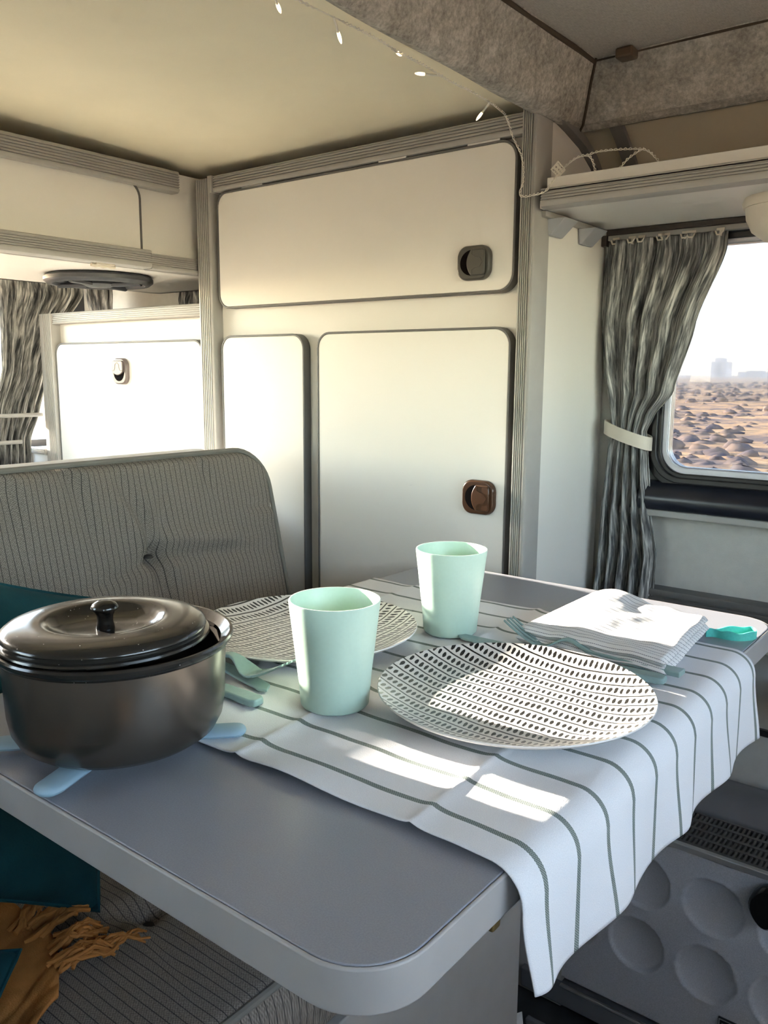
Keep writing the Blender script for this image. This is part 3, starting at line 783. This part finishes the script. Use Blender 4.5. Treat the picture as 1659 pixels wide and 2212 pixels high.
bk = thing('backrest_cushion', 'grey ribbed backrest cushion with pulled button and piped edge', 'cushion', (-1.03, .35, .43))
puffy('cover', BA, BB, .075, .11, back_map, crease_fn([(bb, bh, .016, .022), (bb-.45, bh, .016, .022)], lines), M['cord'], bk, nu=170, nv=90, corner=(1, 1), er=.020)
pts = []
R_ = .075
for k in range(0, 40): pts.append(back_map(.0+k*(BA-R_)/39, BB-.004, .046))
for k in range(1, 10): a = PI/2-PI/2*k/9; pts.append(back_map(BA-R_+(R_-.004)*math.cos(a), BB-R_+(R_-.004)*math.sin(a), .046))
for k in range(1, 12): pts.append(back_map(BA-.004, BB-R_-k*(BB-R_)/11, .046))
obj('piping', G().tube(pts, .0042, 8), M['piping'], bk)
ol = [(0.0, 0.0)] + [(0.0, BB+.016), (BA-R_, BB+.016)] + [(BA-R_+(R_+.009)*math.cos(PI/2-PI/2*k/9), BB-R_+(R_+.016)*math.sin(PI/2-PI/2*k/9)) for k in range(1, 10)] + [(BA+.006, 0.0)]
obj('back_board', G().loft([[back_map(a, b, -.052) for a, b in ol], [back_map(a, b, -.064) for a, b in ol]]), M['white_ceramic'], bk, bevel=.002)
bt = back_map(bb, bh, .036)
obj('button', G().lathe([(0, .004), (.006, .002), (.007, -.002), (0, -.004)], bt, 14), M['cord'], bk)
# seat : a along x (from front -.505 backwards), b along y
def seat_map(a, b, d): return (-.505-a, -.40+b, .375+d)
sb = (.702-.505, .490+.40)
st = thing('seat_cushion', 'grey ribbed seat cushion of the bench under the table', 'cushion', (-.75, .3, .325))
sl_ = [(sb[0], sb[1], sb[0]-.16, sb[1]-.06, .008, .010), (sb[0], sb[1], sb[0]+.05, sb[1]-.10, .006, .014), (sb[0], sb[1], sb[0]-.04, sb[1]+.10, .007, .010), (sb[0], sb[1], sb[0]+.03, sb[1]+.06, .005, .008), (sb[0], sb[1], sb[0]-.10, sb[1]+.02, .005, .01)]
puffy('cover', .46, 1.38, .03, .10, seat_map, crease_fn([(sb[0], sb[1], .014, .02)], sl_), M['cord'], st, nu=90, nv=150, uvswap=True, er=.022)
obj('piping', G().tube([seat_map(.012, i*.0345, .0455) for i in range(41)], .0042, 8), M['piping'], st)
obj('button', G().lathe([(0, .004), (.006, .002), (.007, -.002), (0, -.004)], seat_map(sb[0], sb[1], .030), 14), M['cord'], st)

# ------------------------------------------------------------------ cushions and scarf on the bench
def pillow(name, label, c, rx, ry, rz, W_, H_, T_, mat, seed=0):
    Rm = (Matrix.Rotation(rz, 3, 'Z') @ Matrix.Rotation(ry, 3, 'Y') @ Matrix.Rotation(rx, 3, 'X'))
    g = G()
    for sgn in (1, -1):
        def f(i, j):
            a, b = i*2-1, j*2-1
            k = (1-abs(a)**2.6)*(1-abs(b)**2.6)
            pin = 1-.10*(1-b*b)*abs(a)**3; pin2 = 1-.10*(1-a*a)*abs(b)**3
            h = T_*.5*max(0, k)**.55
            h += .006*nz(a*2.5+seed, b*2.5, sgn)*min(1, k*4) + .003*nz(a*7+seed, b*7, sgn)*min(1, k*3)
            p = Rm @ Vector((sgn*h, a*W_/2*pin, b*H_/2*pin2))
            return tuple(Vector(c)+p), (a, b)
        g.grid(f, 40, 40)
    root = thing(name, label, 'pillow', (c[0], c[1], c[2]-H_*.4))
    pc = obj('cover', g, mat, root, angle=180)
    e = []
    for k in range(81):
        q = k/80*4; s_ = int(min(3, q)); t_ = (q-s_)*2-1
        a, b = [(t_, -1), (1, t_), (-t_, 1), (-1, -t_)][s_]
        pin = 1-.10*(1-b*b)*abs(a)**3; pin2 = 1-.10*(1-a*a)*abs(b)**3
        e.append(tuple(Vector(c)+Rm @ Vector((0, a*W_/2*pin, b*H_/2*pin2))))
    obj('seam', G().tube(e, .0025, 6), mat, root)
    return root
pillow('throw_pillow', 'large dark teal pillow leaning on the bench behind the pot', (-.825, .345, .650), -.42, -.35, -.05, .40, .34, .13, M['teal'], 1)
pillow('throw_pillow', 'small teal pillow on the ochre scarf in the corner', (-.648, .172, .494), .76, -1.30, .10, .22, .22, .085, M['teal'], 5)
sc = thing('scarf', 'ochre fringed scarf spread on the bench seat', 'scarf', (-.70, .25, .43))
def _scf(i, j):
    x = -.82+.225*i; y = .02+.375*j
    x += .02*math.sin(j*3)*i - .055*i*smoothstep(.62, 1.0, j)**1.5
    y -= .05*max(0, i-.55)**1.2*2.2*j
    z = .4305+.006*(1+nz(i*4, j*5))+.004*abs(nz(i*11, j*9))
    return (x, y, z), (x, y)
obj('weave', G().grid(_scf, 50, 60), M['orange'], sc, solid=.003, angle=180)
def tassel(x0, y0, dx, dy, L, r, n, seed):
    rnd = random.Random(seed); g = G()
    for q in range(n):
        ox, oy = rnd.uniform(-1, 1)*r*1.6, rnd.uniform(-1, 1)*r*1.6; ph = rnd.uniform(0, 6)
        pts = []
        for k in range(9):
            t = k/8; w_ = .004*math.sin(t*7+ph)
            pts.append((x0+ox*(1-t*.2)+dx*L*t-dy*w_, y0+oy*(1-t*.2)+dy*L*t+dx*w_, .437+.007*math.sin(t*PI)*rnd.uniform(.6, 1.3)+.003*q/n))
        g.tube(pts, r*.42, 6, rf=lambda t: 1-.35*t)
    return g
for k, (x0, y0, dx, dy, L, r, n) in enumerate([(-.765, .380, -.5, .86, .045, .007, 9), (-.745, .385, .0, 1.0, .055, .008, 12), (-.715, .385, .35, .94, .045, .007, 9), (-.690, .378, .55, .84, .050, .006, 9), (-.668, .415, .35, .90, .042, .0045, 7), (-.675, .376, -.2, 1.0, .045, .005, 7)]):
    obj('tassel', tassel(x0, y0, dx, dy, L, r, n, k), M['orange'], sc)

# ------------------------------------------------------------------ table
TX0, TX1, TY0, TY1 = -.742, -.225, .284, 1.081
tb = thing('table', 'grey laminate folding table set for a meal', 'table', (-.48, .75, 0))
op = rrect(TX0, TX1, TY0, TY1, .045, 10)
ip = rrect(TX0+.003, TX1-.003, TY0+.003, TY1-.003, .042, 10)
obj('table_top', G().prism(ip, 'z', TZ-.026, TZ), M['tableTop'], tb, bevel=.0008)
obj('edge_band', G().ring(op, ip, 'z', TZ-.028, TZ-.0004), M['tableEdge'], tb, bevel=.002)
obj('leg', G().tube([(-.62, 1.04, .004), (-.62, 1.04, TZ-.029)], .018, 20), M['alu'], tb)
obj('leg_foot', G().lathe([(0, 0), (.04, 0), (.04, .006), (.022, .02), (0, .02)], (-.62, 1.04, .0005), 28), M['alu'], tb)
obj('edge_clip', G().box(-.240, -.2285, .404, .414, TZ-.038, TZ-.0275), M['brass'], tb, bevel=.002)

# tablecloth
CL0, CLW = -.738, .515
cl_r = .020; cxx = -.236
flat = cxx-CL0; arc = PI/2*cl_r; drop = .067
Ltot = flat+arc+drop
def cloth_h(x, y):
    # folds left from the ironing and soft ripples
    h = .0012*(1+nz(x*14, y*10)) + .0008*(1+nz(x*30, y*26, 5))
    for cx_, a_ in ((-.302, .0032), (-.470, .0030), (-.66, .0022)): h += a_*math.exp(-abs(x-cx_-.004*math.sin(y*20))/.006)
    h += .0028*math.exp(-((y-.415)/.02)**2)*(1+math.sin(x*42))*.5
    h += .004*max(0, nz(x*9+3, y*7+1, 2))*smoothstep(.56, .44, y)
    return h
def _tc(i, j):
    s_ = Ltot*i; v = CLW*j; y = .411+v
    y += .004*nz(s_*8, j*3)*(1 if j < .05 or j > .95 else .6)
    wob = 0
    if s_ <= flat:
        x = CL0+s_; z = TZ+.0012+cloth_h(x, y)
        p = (x, y, z)
    elif s_ <= flat+arc:
        th = (s_-flat)/cl_r; hh = .0012+cloth_h(cxx, y)*(1-th/(PI/2))+.0015*th
        p = (cxx+(cl_r+hh)*math.sin(th), y, TZ-cl_r+(cl_r+hh)*math.cos(th))
        dq = 0
    else:
        dq = s_-flat-arc
        wv = .5+.5*math.sin(2*PI*(v/.128)+.7+1.2*nz(v*6)); amp = .009*smoothstep(0, .08, dq)
        x = cxx+cl_r+.004 + amp*wv + .05*dq*.25
        y2 = y + .007*math.sin(2*PI*v/.128+2.0)*smoothstep(0, .1, dq)
        z = TZ-cl_r-dq*(1-.02*wv)*(1.10-.26*math.exp(-v/.05))
        p = (x, y2, z)
    return p, (s_, v)
tcg = G().grid(_tc, 190, 150)
tco = tag(obj('tablecloth', tcg, M['cloth'], base=(-.46, .67, TZ), angle=180, solid=.0009), 'white striped cloth draped over the end of the grey table', 'tablecloth')

# ------------------------------------------------------------------ tableware
def plate(label, cx, cy, rz, z0):
    R_ = .1214
    prof = [(0, .0055), (.060, .0055), (.078, .0062), (.095, .0092), (.110, .0138), (.1195, .0178), (.1214, .0186), (.1220, .0176), (.1185, .0148), (.100, .0080), (.082, .0030), (.072, .0012), (.070, 0), (.066, 0), (.065, .0015), (0, .0018)]
    mis = [0]*6 + [1]*9
    g = G().lathe(prof, (0, 0, 0), 96, mis)
    o = obj('plate', g, [M['plate'], M['white_ceramic']], angle=60)
    o.location = (cx, cy, z0); o.rotation_euler = (0, 0, rz)
    return tag(o, label, 'plate', 'dashed-row dinner plates')
plate('patterned plate in front beside the napkin, half in sunlight', -.3425, .630, -.06, TZ+.0058)
plate('patterned plate behind the cup next to the backrest', -.6150, .652, PI/2-.08, TZ+.0062)
def cup(label, cx, cy, z0):
    prof = [(0, .0), (.0285, 0), (.0305, .0022), (.0330, .030), (.0405, .0955), (.0402, .0972), (.0390, .0972), (.0383, .0958), (.0312, .030), (.0285, .0055), (.026, .0042), (0, .0040)]
    o = obj('cup', G().lathe(prof, (0, 0, 0), 72), M['cup'], angle=50)
    o.location = (cx, cy, z0)
    return tag(o, label, 'cup', 'mint tumblers')
cup('mint green cup in front of the rear plate', -.4711, .5347, TZ+.0058)
cup('mint green cup at the back beside the fork', -.5094, .7791, TZ+.0055)

def knife(label, cx, cy, rz, z0, L=.225):
    root = thing('table_knife', label, 'knife', (cx, cy, z0))
    def loc(p): 
        c, s_ = math.cos(rz), math.sin(rz); return (cx+p[0]*c-p[1]*s_, cy+p[0]*s_+p[1]*c, z0+p[2])
    # handle end at +x
    hl = .105
    hp = [(-.004, -.0055), (hl-.006, -.0085), (hl, -.005), (hl, .005), (hl-.006, .0085), (-.004, .0055)]
    g = G().loft([[loc((a, b, .0)) for a, b in hp], [loc((a, b, .0068)) for a, b in hp]])
    obj('handle', g, M['cutlery'], root, bevel=.0018)
    bl = L-hl
    bp = [(0, -.0055)] + [(-bl*q, -.0055-.0042*math.sin(q*PI*.8)) for q in (.15, .35, .55, .75, .9)] + [(-bl, .001), (-bl*.93, .0062), (-bl*.5, .0068), (0, .0055)]
    g = G().loft([[loc((a, b, .0015)) for a, b in bp], [loc((a, b, .0042)) for a, b in bp]])
    obj('blade', g, M['cutlery'], root, bevel=.0008)
    return root
def fork(label, cx, cy, rz, z0, tilt=0):
    root = thing('fork', label, 'fork', (cx, cy, z0))
    def loc(p):
        c, s_ = math.cos(rz), math.sin(rz); return (cx+p[0]*c-p[1]*s_, cy+p[0]*s_+p[1]*c, z0+p[2])
    def zc(x):   # x runs from handle end (0) to tine tips (.195)
        if x < .09: return .004
        if x < .122: return .004+.010*smoothstep(.09, .122, x)
        if x < .150: return .014-.012*smoothstep(.122, .150, x)
        return .002+.021*((x-.150)/.045)**1.35
    # shank
    loops = []
    for k in range(31):
        x = .158*k/30; wd_ = .0080-.0038*smoothstep(.03, .112, x)+.0078*smoothstep(.118, .146, x)
        th = .0055-.003*smoothstep(.10, .14, x); z = zc(x)
        loops.append([loc((x, -wd_, z)), loc((x, wd_, z)), loc((x, wd_, z+th)), loc((x, -wd_, z+th))])
    obj('shank', G().loft(loops), M['cutlery'], root, bevel=.0012)
    for q in range(4):
        yy = (-1.5+q)*.0063; loops = []
        for k in range(11):
            x = .152+.043*k/10; wd_ = .0019-.0006*k/10; z = zc(x); th = .0028-.0008*k/10
            loops.append([loc((x, yy-wd_, z)), loc((x, yy+wd_, z)), loc((x, yy+wd_, z+th)), loc((x, yy-wd_, z+th))])
        obj('tine', G().loft(loops), M['cutlery'], root, bevel=.0006)
    return root
ZC = TZ+.0062
knife('sage knife lying under the pinstriped napkin edge', -.360, .7655, .03, ZC, .235)
fork('sage fork beside the pinstriped napkin with tines by the rear cup', -.246, .7885, PI-.02, ZC)
knife('sage knife handle end beside the dark pot', -.623, .489, -.02, ZC, .20)
fork('sage fork with raised tines between pot and cup', -.715, .516, .06, ZC+.005)
knife('sage knife with broad blade behind the fork near the pot', -.632, .535, PI-.22, ZC-.0005, .205)

# napkin
nk = thing('napkin', 'white pinstriped folded napkin with turquoise hanging loop', 'napkin', (-.35, .88, TZ))
A_, B_, C_, D_ = Vector((-.432, .793)), Vector((-.258, .778)), Vector((-.272, .958)), Vector((-.430, .985))
def nap_layer(zoff, th, shrink, seed):
    g = G()
    def top_h(i, j):
        h = .004*nz(i*3+seed, j*2.2) + .009*math.exp(-((i-.30)/.20)**2)*smoothstep(.15, .9, j)*(1.0) - .004*math.exp(-(i/.10)**2)
        h += .002*nz(i*8+seed, j*7)
        return h
    def pt(i, j):
        p = (A_*(1-i)+B_*i)*(1-j)+(D_*(1-i)+C_*i)*j
        return p
    n1, n2 = 46, 46
    for sgn in (1, -1):
        def f(i, j):
            ii = shrink+(1-2*shrink)*i; jj = shrink*.6+(1-1.2*shrink)*j
            p = pt(ii, jj)
            e = min(i, 1-i, j, 1-j)*.19
            k = math.sqrt(max(0, 1-(1-min(1, e/(th*.5)))**2))
            z = TZ+.0075+zoff + th/2 + sgn*th/2*k + max(-.002, top_h(ii, jj))*(1 if sgn > 0 else .9)
            return (p.x, p.y, z), (ii*.175, jj*.19 + (0 if sgn > 0 else .004) - (1-k)*.006)
        g.grid(f, n1, n2)
    return g
obj('lower_fold', nap_layer(.0, .009, .0, 1.0), M['napkin'], nk, angle=180)
obj('upper_fold', nap_layer(.0092, .009, .012, 1.0), M['napkin'], nk, angle=180)
# hanging loop: felt band standing on edge
loop = []
cxl, cyl = -.247, .985
pts2 = [(-.276, .958), (-.268, .963), (-.258, .962), (-.248, .963), (-.238, .969), (-.230, .981), (-.230, .992), (-.238, .998), (-.248, .994), (-.258, .982), (-.268, .968), (-.276, .961)]
g = G(); L = []
def catm(P, n=6):
    out = []
    for i in range(len(P)-1):
        p0, p1, p2, p3 = P[max(0, i-1)], P[i], P[i+1], P[min(len(P)-1, i+2)]
        for k in range(n):
            t = k/n
            out.append(tuple(.5*((2*b)+(c-a)*t+(2*a-5*b+4*c-d)*t*t+(3*b-a-3*c+d)*t**3) for a, b, c, d in zip(p0, p1, p2, p3)))
    out.append(tuple(P[-1])); return out
cp = catm(pts2)
for i, (x, y) in enumerate(cp):
    z0 = TZ+.0012; z1 = TZ+.0105+.001*math.sin(i*.5)
    L.append([(x, y, z0), (x+.0012, y-.0008, z0), (x+.0012, y-.0008, z1), (x, y, z1)])
g.loft(L); obj('hanging_loop', g, M['tealLoop'], nk)

# pot, lid, trivet
PX, PYY, PZ = -.557, .371, .712
pot = thing('cooking_pot', 'dark bronze enamel pot with wide rim on the table', 'pot', (PX, PYY, PZ))
obj('body', G().lathe([(0, 0), (.060, 0), (.069, .0015), (.0765, .007), (.0812, .016), (.0832, .028), (.0852, .074), (.0850, .0755), (.0832, .0755), (.0815, .028), (.073, .008), (.060, .004), (0, .004)], (PX, PYY, PZ), 96), M['pot'], pot)
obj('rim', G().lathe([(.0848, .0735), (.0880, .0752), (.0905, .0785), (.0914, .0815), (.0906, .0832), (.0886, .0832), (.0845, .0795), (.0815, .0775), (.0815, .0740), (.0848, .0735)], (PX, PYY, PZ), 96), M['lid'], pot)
LXX, LYY = PX-.0063, PYY-.0049
lid = thing('pot_lid', 'black lid with painted glint specks and dished centre resting on the pot', 'lid', (LXX, LYY, PZ+.08))
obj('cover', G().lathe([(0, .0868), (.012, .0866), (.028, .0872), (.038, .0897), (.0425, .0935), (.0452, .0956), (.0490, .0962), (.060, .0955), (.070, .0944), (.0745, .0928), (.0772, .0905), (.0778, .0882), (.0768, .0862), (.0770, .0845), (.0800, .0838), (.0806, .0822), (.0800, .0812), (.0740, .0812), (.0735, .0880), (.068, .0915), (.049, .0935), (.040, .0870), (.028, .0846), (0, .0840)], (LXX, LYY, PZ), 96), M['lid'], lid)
kn = obj('knob', G().lathe([(0, .1096), (.005, .1091), (.0088, .1072), (.0106, .1042), (.0104, .1026), (.0080, .1010), (.0062, .0975), (.0060, .0930), (.0072, .0880), (.0072, .0862), (0, .0862)], (LXX, LYY, PZ), 40), M['knob'], lid)
tv = thing('trivet', 'pale blue silicone cross trivet under the pot', 'trivet', (PX, PYY, TZ+.005))
def bar(a, L):
    c, s_ = math.cos(a), math.sin(a); g = G(); loops = []
    n = 48
    for k in range(n+1):
        x = -L*math.cos(PI*k/n); e = L-abs(x); rr = .0118*math.sqrt(max(.002, 1-(1-min(1, e/.0118))**2))
        loop_ = []
        for q in range(16):
            t_ = 2*PI*q/16; b = rr*math.cos(t_); z = .0042*min(1, rr/.0118*1.3)*math.sin(t_)
            loop_.append((PX+x*c-b*s_, PYY+x*s_+b*c, TZ+.0078+z))
        loops.append(loop_)
    return g.loft(loops)
obj('bar', bar(math.atan2(.296-PYY, -.527-PX), .098), M['trivet'], tv)
obj('bar', bar(math.atan2(.438-PYY, -.494-PX), .100), M['trivet'], tv)

# ------------------------------------------------------------------ string lights
sl = thing('string_lights', 'fairy light string along the fleece rim and shelf', 'string lights', (-.6, 1.0, 1.30))
def twist(pts, r=.0006, amp=.0013, per=.013):
    P = catm(pts, 14); out = [G(), G()]
    acc = 0; A1 = []; A2 = []
    for i, p in enumerate(P):
        if i: acc += (Vector(p)-Vector(P[i-1])).length
        ph = acc/per*2*PI
        A1.append((p[0]+amp*math.cos(ph), p[1], p[2]+amp*math.sin(ph))); A2.append((p[0]-amp*math.cos(ph), p[1], p[2]-amp*math.sin(ph)))
    g = G(); g.tube(A1, r, 5); g.tube(A2, r, 5); return g
zr = 1.3525
run = [(-.612, .50, zr+.004), (-.610, .60, zr+.002), (-.606, .70, zr+.001), (-.607, .76, zr+.002), (-.608, .81, zr), (-.611, .86, zr+.001), (-.611, .91, zr-.002), (-.614, .96, zr), (-.613, 1.00, zr-.002), (-.621, 1.045, zr-.001), (-.632, 1.085, 1.352), (-.630, 1.100, 1.330), (-.617, 1.104, 1.302), (-.613, 1.104, 1.27), (-.618, 1.104, 1.252), (-.611, 1.103, 1.247), (-.596, 1.102, 1.247), (-.578, 1.101, 1.249), (-.571, 1.105, 1.258), (-.566, 1.116, 1.273), (-.550, 1.128, 1.292), (-.534, 1.132, 1.297), (-.524, 1.134, 1.291), (-.519, 1.138, 1.272)]
obj('wire', twist(run), M['wire'], sl)
obj('wire', twist([(-.534, 1.132, 1.296), (-.515, 1.136, 1.300), (-.482, 1.145, 1.300), (-.455, 1.150, 1.296), (-.441, 1.150, 1.285), (-.430, 1.150, 1.271)]), M['wire'], sl)
obj('wire', twist([(-.488, 1.140, 1.272), (-.478, 1.142, 1.284), (-.466, 1.145, 1.293), (-.455, 1.146, 1.297)]), M['wire'], sl)
# (stem start on the wire, bulb position)
for (a, b) in (((-.610, .605, zr+.002), (-.622, .628, 1.346)), ((-.606, .69, zr+.001), (-.612, .706, 1.340)), ((-.608, .79, zr), (-.612, .808, 1.353)), ((-.611, .895, zr), (-.632, .876, 1.354)), ((-.617, 1.015, zr), (-.633, 1.014, 1.337))):
    a, b = Vector(a), Vector(b); dv = (b-a).normalized()
    bb_ = obj('bulb', G().tube([tuple(b+dv*.006*(t-.5)*2) for t in (0, .25, .5, .75, 1)], .0019, 10, rf=lambda t: (.8, 1, 1, .8, .3)[int(t*4+.01)]), M['led'], sl)
    obj('bulb_stem', G().tube([tuple(a), tuple(b-dv*.004)], .0013, 8), M['wire'], sl, bb_)
g = G(); tcx, tcz = -.573, 1.2835
q = [(-.0115, .001), (.000, .0115), (.0125, -.003), (.002, -.012)]
g.add([(tcx+a, 1.130-.002*k, tcz+b) for k in (0, .15) for a, b in q], [(0, 1, 2, 3), (7, 6, 5, 4), (0, 4, 5, 1), (1, 5, 6, 2), (2, 6, 7, 3), (3, 7, 4, 0)], [(0, 0), (0, 1), (1, 1), (1, 0)]*2)
tagp = obj('paper_tag', g, M['tag'], sl, smooth=False); tagp['label'] = 'small printed paper tag'
# small plug socket strip behind the tag
cl = G().box(-.535, -.508, 1.17, 1.19, 1.4335, 1.4415)
tag(obj('roof_clip', G().box(-.515, -.490, YR-.020, YR+.004, 1.428, 1.442), plain('brown_clip_plastic', (.10, .065, .04), .3), base=(-.50, YR, 1.43), bevel=.003), 'small brown strap clip at the fleece roof corner', 'clip')

# ------------------------------------------------------------------ heater
HY = 1.105
ht = thing('heater', 'speckled grey heater with round dimples and top grille', 'heater', (-.2, 1.2, 0))
cent = [(-.282-.1*i+.0, .273) for i in range(-4, 3)] + [(-.285-.1*i, .170) for i in range(-4, 3)]
HX0, HX1, HZ0, HZ1 = -.50, .42, .062, .343
def _hf(i, j):
    x = HX0+(HX1-HX0)*i; z = HZ0+(HZ1-HZ0)*j
    y = HY + .012*(1-j)*0
    for cx_, cz_ in cent:
        rr = math.hypot(x-cx_, z-cz_)
        if rr < .0425:
            y += .0085*(1-(rr/.0425)**2) + .0015 if rr < .0405 else -.0012
        elif rr < .045: y -= .0008
    return (x, y, z), (x, z)
g = G().grid(_hf, 300, 96)
fc = obj('front_cover', g, M['heater'], ht, angle=180, solid=0)
obj('housing', G().box(HX0, HX1, HY+.012, 1.20, .05, .335), M['heater'], ht, smooth=False)
obj('silver_strip', G().box(HX0, HX1, HY-.003, HY+.006, .343, .352), M['alu'], ht, bevel=.001)
obj('bottom_strip', G().box(-.57, HX1, HY-.004, HY+.03, .012, .046), M['heaterdark'], ht, bevel=.003)
obj('bottom_bead', G().box(-.50, HX1, HY-.006, HY+.0, .046, .050), M['alu'], ht, bevel=.001)
g = G(); gy0, gy1, gz = HY+.008, 1.205, .352
for k in range(5):
    yy = gy0+(gy1-gy0)*k/4; g.box(HX0, HX1, yy-.003, yy+.003, gz-.005, gz)
for k in range(int((HX1-HX0)/.0067)):
    xx = HX0+.0067*k; g.box(xx, xx+.0030, gy0, gy1, gz-.0045, gz-.0005)
gr = obj('grille', g, M['grille'], ht, smooth=False); gr['kind'] = 'stuff'
obj('grille_tray', G().box(HX0, HX1, gy0-.002, gy1, .336, .340), M['black'], ht, smooth=False)
g = G(); pr2 = [(1.206, .340), (1.206, .356), (1.222, .372), (1.25, .380), (1.30, .372), (1.325, .352), (1.325, .330)]
g.loft([[(x, y, z) for y, z in pr2] for x in (HX0-.0, HX1)])
obj('cowl', g, M['heaterdark'], ht, bevel=.002)
kx = -.212
g = G(); loops = []
for (y, sc_) in ((HY-.001, .9), (HY-.006, 1.0), (HY-.018, 1.0), (HY-.023, .86)):
    loops.append([(kx+sc_*.019*math.cos(a)*(1+.15*math.cos(2*a)), y, .312+sc_*.030*math.sin(a)) for a in [2*PI*k/28 for k in range(28)]])
g.loft(loops); obj('knob', g, M['knob'], ht)
bd = obj('badge', G().box(-.263, -.170, HY-.003, HY+.001, .095, .1165), M['black'], ht, bevel=.001)
obj('badge_border', G().ring([(-.262, .096), (-.171, .096), (-.171, .1155), (-.262, .1155)], [(-.2605, .0975), (-.1725, .0975), (-.1725, .114), (-.2605, .114)], 'y', HY-.0035, HY-.002), M['alu'], ht, bd)
fc_ = bpy.data.curves.new('badge_lettering', 'FONT'); fc_.body = 'TRUMATIC'; fc_.size = .0135; fc_.extrude = .0004; fc_.materials.append(M['alu'])
fo = bpy.data.objects.new('badge_lettering', fc_); COL.objects.link(fo); fo.parent = bd
_dg = bpy.context.evaluated_depsgraph_get(); _me = bpy.data.meshes.new_from_object(fo.evaluated_get(_dg)); bpy.data.objects.remove(fo)
fo = bpy.data.objects.new('badge_lettering', _me); COL.objects.link(fo); fo.parent = bd
fo.location = Vector((-.258, HY-.0036, .1005))-Vector(ht['_base']); fo.rotation_euler = (PI/2, 0, 0)
struct('trim_12', 'grey upright strip between bench and heater', G().box(-.585, -.502, 1.112, 1.136, 0, .34), M['box'], bevel=.002)
struct('trim_13', 'dark metal rail set in the floor', G().box(-.53, .3, 1.045, 1.056, 0, .010), M['heaterdark'], bevel=.002)
g = G(); g.add([(-.552, 1.036, .004), (-.540, 1.026, .006), (-.528, 1.036, .005), (-.537, 1.048, .016), (-.545, 1.040, .013), (-.541, 1.037, .003)], [(0, 1, 4), (1, 2, 3, 4), (0, 4, 3), (0, 5, 1), (1, 5, 2), (2, 5, 3), (3, 5, 0)])
tag(obj('paper_scrap', g, M['paper'], base=(-.54, 1.036, .003), smooth=False), 'crumpled white paper scrap on the dark floor', 'paper')

# ------------------------------------------------------------------ outside
g = G()
def _gr(i, j):
    y = -160+ (1.2**(j*34)-1)/(1.2**34-1)*760 if False else 2.2+(math.exp(j*5.3)-1)/(math.exp(5.3)-1)*700
    x = (-1+2*i)*(18+y*1.5)
    z = -.55+.10*nz(x*.35, y*.35)+.05*nz(x*.9, y*.9)+.012*min(60, y)*0
    return (x, y, z), (x, y)
g.grid(_gr, 160, 120)
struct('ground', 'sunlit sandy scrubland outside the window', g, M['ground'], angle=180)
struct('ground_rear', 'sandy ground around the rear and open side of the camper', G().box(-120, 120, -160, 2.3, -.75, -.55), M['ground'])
g = G(); rnd = random.Random(3)
for k in range(3600):
    y = 9+ (rnd.random()**2.0)*130; x = -y*.62+rnd.uniform(-.75, .75)*y*.75 + rnd.uniform(-2, 2)
    r_ = rnd.uniform(.05, .24)*(1+y*.012); h = r_*rnd.uniform(.45, 1.0); n1, n2 = 7, 3
    vs = []; fs = []
    for b in range(n2+1):
        for a in range(n1):
            th = 2*PI*a/n1; ph = PI/2*b/n2
            rr = r_*math.cos(ph)*(1+.9*nz(x+3*math.cos(th), y+3*math.sin(th), b))
            vs.append((x+rr*math.cos(th), y+rr*math.sin(th), -.62+h*math.sin(ph)*(1+.3*nz(x*3+a, y, b))))
    for b in range(n2):
        for a in range(n1): fs.append((b*n1+a, b*n1+(a+1) % n1, (b+1)*n1+(a+1) % n1, (b+1)*n1+a))
    g.add(vs, fs)
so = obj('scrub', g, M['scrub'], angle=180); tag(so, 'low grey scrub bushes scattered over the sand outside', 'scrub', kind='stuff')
for (bx_, by_, w_, h_, lab) in ((-124, 420, 7, 7.2, 'faint tall block on the hazy horizon'), (-110, 430, 15, 2.4, 'faint long low building on the hazy horizon')):
    g = G().box(bx_-w_/2, bx_+w_/2, by_, by_+10, -1, -.55+h_); g.box(bx_-w_/4, bx_+w_/5, by_, by_+8, -1, h_*1.25-.55)
    tag(obj('far_building', g, M['farbldg'], base=(bx_, by_, -.6), smooth=False), lab, 'building')

hz = bpy.data.materials.new('desert_haze'); hz.use_nodes = True; hz.node_tree.nodes.clear()
_o = hz.node_tree.nodes.new('ShaderNodeOutputMaterial'); _v = hz.node_tree.nodes.new('ShaderNodeVolumeScatter')
_v.inputs['Color'].default_value = (.97, .93, .90, 1); _v.inputs['Density'].default_value = .0045; _v.inputs['Anisotropy'].default_value = .1
hz.node_tree.links.new(_v.outputs[0], _o.inputs['Volume'])
tag(obj('haze', G().box(-260, 40, 45, 415, -.4, 26), hz, base=(-110, 230, -.4), smooth=False), 'pale morning haze over the far scrubland', 'haze', kind='stuff')

for o in bpy.data.objects:
    if '_base' in o: del o['_base']
